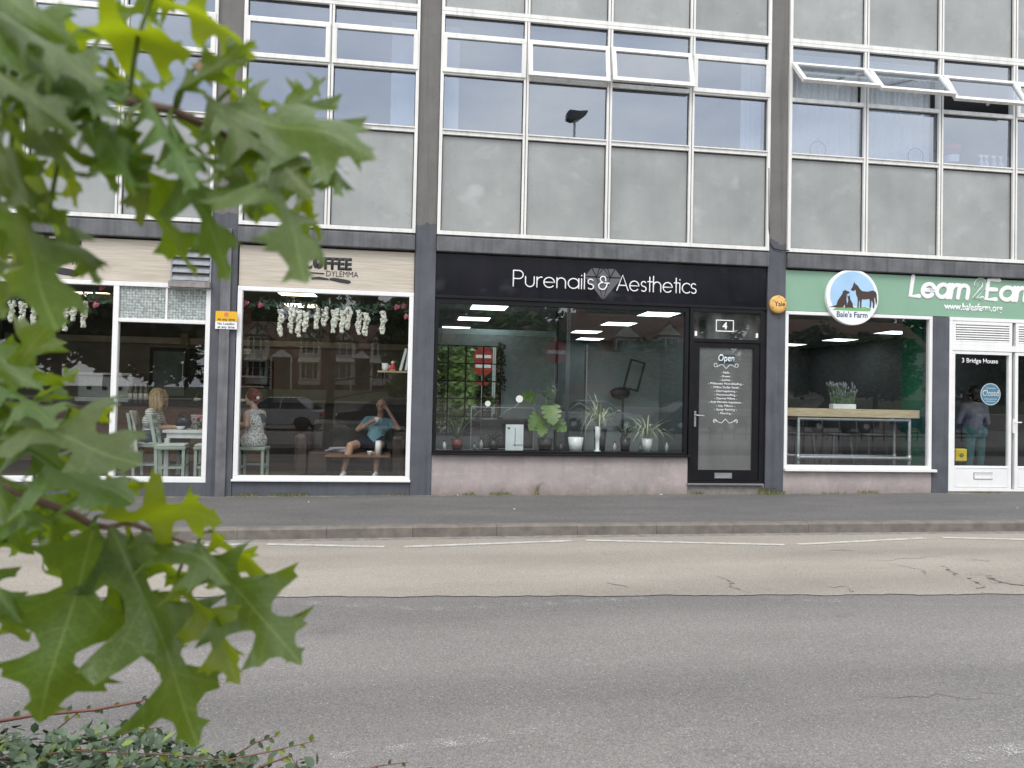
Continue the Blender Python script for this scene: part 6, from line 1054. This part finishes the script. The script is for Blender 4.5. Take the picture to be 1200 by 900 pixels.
UPL = [(62, 30, 222, 52, .39, .85, 'b'), (172, -15, 302, 58, .40, .5, 'b'), (-40, -10, 112, 88, .37, .7, 's'), (-50, 55, 68, 124, .34, .6, 'f'), (35, 85, 142, 128, .38, .45, 's'), (208, 108, 290, 52, .40, .55, 'f'), (248, 120, 428, 152, .41, .62, 's'), (262, 100, 350, 160, .42, .42, 'b'), (240, 118, 366, 186, .41, .5, 's'), (225, 150, 326, 202, .43, .6, 'd'), (300, 165, 390, 296, .41, .58, 's'), (365, 165, 402, 214, .42, .5, 's'), (262, 180, 362, 300, .43, .5, 'd'), (196, 140, 272, 304, .40, .45, 'f'), (112, 130, 206, 338, .39, .42, 'd'), (152, 125, 186, 262, .40, .4, 'b'), (8, 215, 90, 364, .39, .5, 's'), (55, 235, 110, 322, .41, .45, 'f'), (-40, 255, 8, 352, .40, .7, 'f'), (28, 135, 82, 194, .38, .5, 's'), (15, 150, 72, 254, .40, .5, 'b'), (-20, 150, 46, 246, .38, .5, 'f'), (110, 135, 162, 216, .39, .4, 's'), (-50, -40, 62, 26, .37, .8, 'f'), (90, 60, 196, 120, .41, .5, 'b'), (322, 140, 402, 92, .42, .4, 'd'), (0, 100, 60, 150, .36, .5, 'd'), (205, 128, 262, 200, .41, .45, 'd'), (300, 120, 372, 128, .44, .4, 'd')]
UPL += [(-10, 20, 95, 60, .36, .5, 's'), (20, 60, 118, 102, .37, .5, 's'), (-30, 95, 58, 165, .36, .55, 'd'), (60, 95, 120, 170, .40, .5, 'd'), (85, 110, 132, 205, .41, .5, 'f'), (20, 170, 62, 285, .42, .5, 'd'), (-10, 190, 30, 290, .41, .55, 's'), (170, 120, 235, 185, .40, .45, 's'), (140, 115, 215, 95, .42, .4, 'd'), (255, 150, 312, 238, .42, .45, 's'), (330, 165, 372, 258, .43, .45, 'b'), (282, 130, 340, 205, .42, .5, 'f'), (-30, 230, 42, 330, .42, .5, 'b'), (60, 150, 105, 240, .41, .45, 'b'), (235, 60, 292, 118, .42, .5, 'd'), (310, 170, 352, 236, .42, .5, 'd'), (130, 20, 205, -10, .42, .5, 'f')]
LOL = [(112, 612, 32, 868, .52, .85, 'f', 0), (128, 620, 248, 866, .53, .68, 'f', 1), (238, 645, 352, 774, .55, .8, 'f', 2), (205, 668, 285, 788, .53, .5, 'b', 0), (118, 604, 260, 598, .52, .85, 'b', 1), (165, 618, 272, 664, .54, .6, 's', 3), (245, 618, 328, 686, .56, .6, 'b', 2), (-25, 490, 53, 376, .51, .7, 'f', 4), (0, 488, 158, 516, .49, .65, 's', 5), (75, 478, 132, 486, .52, .45, 'b', 3), (20, 525, 156, 554, .52, .6, 's', 6), (62, 600, 60, 706, .56, .6, 'd', 1), (-15, 550, 32, 654, .54, .6, 'd', 2), (-40, 585, 47, 600, .51, .5, 's', 3), (138, 645, 152, 818, .57, .45, 'd', 4), (112, 645, 182, 764, .57, .5, 'd', 5), (228, 660, 202, 744, .57, .6, 'd', 6), (-60, 640, 22, 718, .52, .6, 'f', 0), (25, 560, 96, 636, .55, .5, 'd', 1), (95, 580, 173, 562, .52, .5, 'b', 0), (-40, 440, 28, 500, .50, .5, 's', 3), (40, 470, 96, 432, .53, .5, 'd', 2), (30, 590, 100, 660, .57, .6, 'd', 6), (40, 520, 118, 578, .54, .5, 'd', 3), (-20, 450, 62, 470, .50, .5, 's', 1), (60, 560, 130, 610, .55, .5, 'd', 0), (150, 625, 222, 700, .56, .5, 'd', 5), (-30, 610, 40, 660, .55, .6, 'd', 4), (215, 640, 262, 705, .56, .5, 'd', 1), (-60, 400, 40, 450, .50, .6, 'f', 2), (-30, 470, 70, 540, .51, .6, 'f', 6), (-50, 520, 20, 590, .50, .6, 's', 0), (60, 520, 128, 470, .53, .45, 'b', 2), (-40, 680, 30, 760, .53, .6, 'd', 3)]
def near_twig(tw_, bx, by):
    P = [near(*p) for p in tw_]; q = min(((Vector(((a[0]-bx), (a[1]-by))).length, i) for i, a in enumerate(tw_)))[1]; return P[q]
for r in UPL: place_leaf(*r, pet=near_twig(UP, r[0], r[1]))
for r in LOL: place_leaf(*r[:7], var=r[7], pet=near_twig(LO, r[0], r[1]))
bud = MB(); b_ = near(236, 84, .41)
for k in range(9): d = Vector((rnd(-.2, 1), rnd(-.4, .4), rnd(-.6, .6))).normalized(); bud.tube([b_, b_+d*.009], [.002, .0006], 5)
bud.build('bud_cluster', M('brown bud scale', (.25, .17, .07), .7), oak)
# trunk, limbs and crown stand out of the picture to the left
tk = MB(); tk.tube([(-2.5, -9.9, -.3), (-2.48, -9.9, 1.0), (-2.42, -9.92, 2.2), (-2.45, -9.95, 4.2), (-2.5, -10, 5.6)], [.15, .12, .1, .07, .03], 12); tk.build('trunk', BARK, oak, True)
for P, r in (([(-2.45, -9.92, 1.75), (-1.4, -9.8, 1.9), near(-520, -60, .75), near(*UP[0])], .03), ([(-2.47, -9.9, 1.25), (-1.5, -9.75, 1.45), near(-560, 330, .85), near(*LO[0])], .028), ([(-2.43, -9.92, 2.4), (-3.3, -10.5, 3.2), (-4, -10.8, 3.9)], .03), ([(-2.43, -9.92, 2.9), (-2.0, -11, 3.7), (-1.9, -11.8, 4.3)], .03), ([(-2.45, -9.95, 3.3), (-3.1, -9.2, 4.1), (-3.6, -8.9, 4.8)], .025)): MB().tube(P, [r*(1-.8*i/(len(P)-1)) for i in range(len(P))], 8).build('limb', BARK, oak, True)
cr = MB(); base = [(u, w) for u, w in HALF[::3]]+[(1, 0)]+[(u, -w) for u, w in HALF[::3][::-1]]
for i in range(1500):
    a, r, h = rnd(0, 6.3), rnd(.3, 1.8), rnd(2.7, 6.0); c = Vector((-2.9+r*math.cos(a), -10.5+r*math.sin(a), h))
    if c.x > -1.5 and c.y > -10.3: continue
    ax = Vector((rnd(-1, 1), rnd(-1, 1), rnd(-1, .2))).normalized(); s = ax.cross(Vector((rnd(-1, 1), rnd(-1, 1), rnd(-1, 1)))).normalized(); L_ = rnd(.11, .17); cr.add([c+ax*u*L_+s*w*L_*.8 for u, w in base], [tuple(range(len(base)))])
kind(cr.build('crown', M('oak crown leaf', (.06, .115, .025), .5, .3, 8), oak), 'stuff')

# ================================================================== low hedge at the bottom left
random.seed(31)
hg = thing('hedge', 'low small-leaved hedge with reddish shoots at the bottom left', 'hedge', (-1.0, -8.2, -.06))
HL = [M('dull hedge leaf', (.075, .115, .06), .5, .35, 14), M('dark hedge leaf', (.045, .078, .038), .5, .3, 14), M('fresh hedge leaf', (.15, .20, .03), .5, .25, 14)]; HST = M('reddish hedge stem', (.16, .07, .05), .7, .2, 20)
def small_leaf(m, c, d, L_, mi, up_=None):
    d = Vector(d).normalized(); s = d.cross(up_ or Vector((rnd(-.5, .5), rnd(-.5, .5), 1))).normalized(); n = s.cross(d); w_ = L_*.34
    P = [c, c+d*L_*.3+s*w_*.85+n*L_*.06, c+d*L_*.65+s*w_*.8+n*L_*.05, c+d*L_, c+d*L_*.65-s*w_*.8+n*L_*.05, c+d*L_*.3-s*w_*.85+n*L_*.06, c+d*L_*.3, c+d*L_*.65]
    m.add(P, [(0, 1, 6), (1, 2, 7, 6), (2, 3, 7), (3, 4, 7), (4, 5, 6, 7), (5, 0, 6)], mi)
def hedge_top(x): return max(.0, .60+.025*math.sin(x*6)+.02*math.sin(x*15)-max(0, (x+1.1))*.17)
lm = MB(); stems = MB()
for i in range(14000):
    x_ = rnd(-2.3, .05)
    if x_ > -.45 and rnd(0, 1) < .72+.4*(x_+.45): continue
    y_ = -8.15+rnd(-.42, .42); e = 1-((y_+8.15)/.45)**2; h = hedge_top(x_)*(.55+.45*max(0, e)); z_ = -.05+h*rnd(.45, 1.0)**.6 if rnd(0, 1) < .85 else -.05+h*rnd(.1, .6)
    q = rnd(0, 1); small_leaf(lm, Vector((x_, y_, z_)), (rnd(-1, 1), rnd(-1, .6), rnd(-.3, .8)), rnd(.024, .042), 2 if q > .9 else (1 if q < .4 else 0))
kind(lm.build('foliage', HL, hg), 'stuff')
for i in range(60): x_ = rnd(-3.1, -.3); y_ = -8.15+rnd(-.25, .25); stems.tube([(x_, -8.15, -.08), (x_+rnd(-.1, .1), y_, .15), (x_+rnd(-.2, .2), y_+rnd(-.1, .1), hedge_top(x_)*.8-.05)], [.006, .005, .003], 5)
stems.build('stems', HST, hg)
def shoot(pts, d, n, L_=.022, rad=.0028):
    P = [near(px, py, d+dd) for px, py, dd in pts]; st = MB().tube(P, [rad*(1-.6*i/(len(P)-1)) for i in range(len(P))], 6).build('shoot', HST, hg, True); m = MB(); tot = len(P)-1
    for k in range(n):
        t_ = (k+.5)/n*tot; i = min(int(t_), tot-1); c = P[i].lerp(P[i+1], t_-i); d_ = (P[i+1]-P[i]).normalized(); s = (up if k % 2 else -up)*rnd(.5, 1)+rt*rnd(-.5, .5); small_leaf(m, c, d_*.7+s, L_*rnd(.7, 1.25), 2 if rnd(0, 1) < .3 else 0, up_=-fw+up*rnd(-.4, .4))
    m.build('shoot_leaves', HL, st)
shoot([(-30, 850, 0), (40, 838, 0), (110, 832, .02), (165, 822, .03), (171, 818, .03)], 2.0, 9, .024, .006); shoot([(60, 880, 0), (110, 868, 0), (160, 856, .0), (190, 852, 0)], 1.9, 7); shoot([(200, 905, 0), (260, 892, 0), (320, 880, .0), (370, 868, 0)], 1.95, 12); shoot([(400, 915, 0), (440, 898, 0), (478, 893, 0)], 1.9, 5, .018); shoot([(165, 862, 0), (176, 845, 0), (172, 830, 0)], 2.0, 4); shoot([(60, 860, 0), (95, 832, 0), (140, 828, 0)], 2.05, 6, .02); shoot([(250, 900, 0), (300, 870, 0), (325, 862, 0)], 2.0, 8, .02); shoot([(0, 890, 0), (90, 880, 0), (200, 885, 0), (300, 895, 0)], 1.8, 20); shoot([(290, 905, 0), (340, 885, 0), (352, 905, 0)], 1.9, 6)

# ================================================================== weeds and litter along the foot of the shops
GRS = [M('weed grass', (.13, .16, .05), .7, .3, 20), M('straw grass', (.32, .27, .13), .8, .2, 20)]
def weed(label, x, y, n, h, spread, broad=False):
    t = thing('weed', label, 'weed', (x, y, SL*x-.002), 'weeds at the foot of the shops'); m = MB(); z0 = SL*x-.004+.0*y
    for i in range(n):
        bx = x+rnd(-spread, spread); a = rnd(0, 6.3); l = rnd(.4, 1)*h; d = Vector((math.cos(a)*.4, -abs(math.sin(a))*.3, 1)).normalized(); s = Vector((.004, 0, 0)) if not broad else Vector((.012, 0, 0)); b = Vector((bx, y+rnd(-.015, .01), z0)); m.add([b-s, b+s, b+d*l*.6+s*.8+Vector((d.x*.01, 0, 0)), b+d*l+Vector((d.x*.4*l, -.2*l, -.15*l)), b+d*l*.6-s*.8], [(0, 1, 2, 3, 4)], 0 if rnd(0, 1) < .65 else 1)
    m.build('blades', GRS, t); m2 = MB(); m2.ball((x, y, z0), (spread*.5, .012, .01), 8, jag=.3); m2.build('root_clump', VERGE, t)
for l, x, y, n, h, s in (('grass tuft at the left foot of the coffee shop window', -2.3, -.02, 40, .06, .14), ('wide grass tuft at the foot of the coffee shop window', -1.75, -.02, 80, .07, .28), ('low dry tuft at the right foot of the coffee shop window', -.3, -.02, 26, .05, .14), ('low tuft under the salon wall at the left', .72, -.025, 30, .06, .1), ('wide tuft under the salon wall', 1.15, -.025, 46, .07, .14), ('low weed under the salon door', 4.05, -.025, 30, .06, .1), ('bushy weed at the foot of the pier beside the salon door', 5.1, -.05, 70, .13, .12), ('low weed at the foot of the pier left of the pink wall', 5.32, -.05, 40, .07, .1), ('low tuft under the pink wall of the green sign shop', 6.2, -.025, 22, .05, .2), ('low dry tuft right of the middle of the pink wall', 6.75, -.025, 40, .07, .16), ('dry tuft under the white doors', 8.7, -.03, 40, .05, .25)): weed(l, x, y, int(n*1.5), h*1.25, s)
weed('tall brown weed growing up the salon wall', 1.68, -.02, 16, .27, .035)
LIT = M('litter paper', (.6, .6, .58), .8); 
for i, (x, y, l) in enumerate(((3.5, -.06, 'crumpled white litter at the foot of the salon wall near the door'), (.55, -.05, 'small white litter under the left of the salon wall'), (8.0, -1.4, 'tiny pale scrap on the pavement before the white doors'), (1.2, -1.2, 'tiny pale scrap on the pavement before the salon'), (-1.4, -.55, 'tiny pale scrap on the pavement before the coffee shop'), (6.0, -2.42, 'white pebble lying in the gutter'))):
    z = SL*x+(-.0133*abs(y))+.008 if y > -2.2 else SL*x-.168; tag(MB().ball((x, y, z), (.026 if i == 0 else .009, .012, .007), 7, jag=.35).build('litter', LIT), l, 'litter', 'scraps of litter')
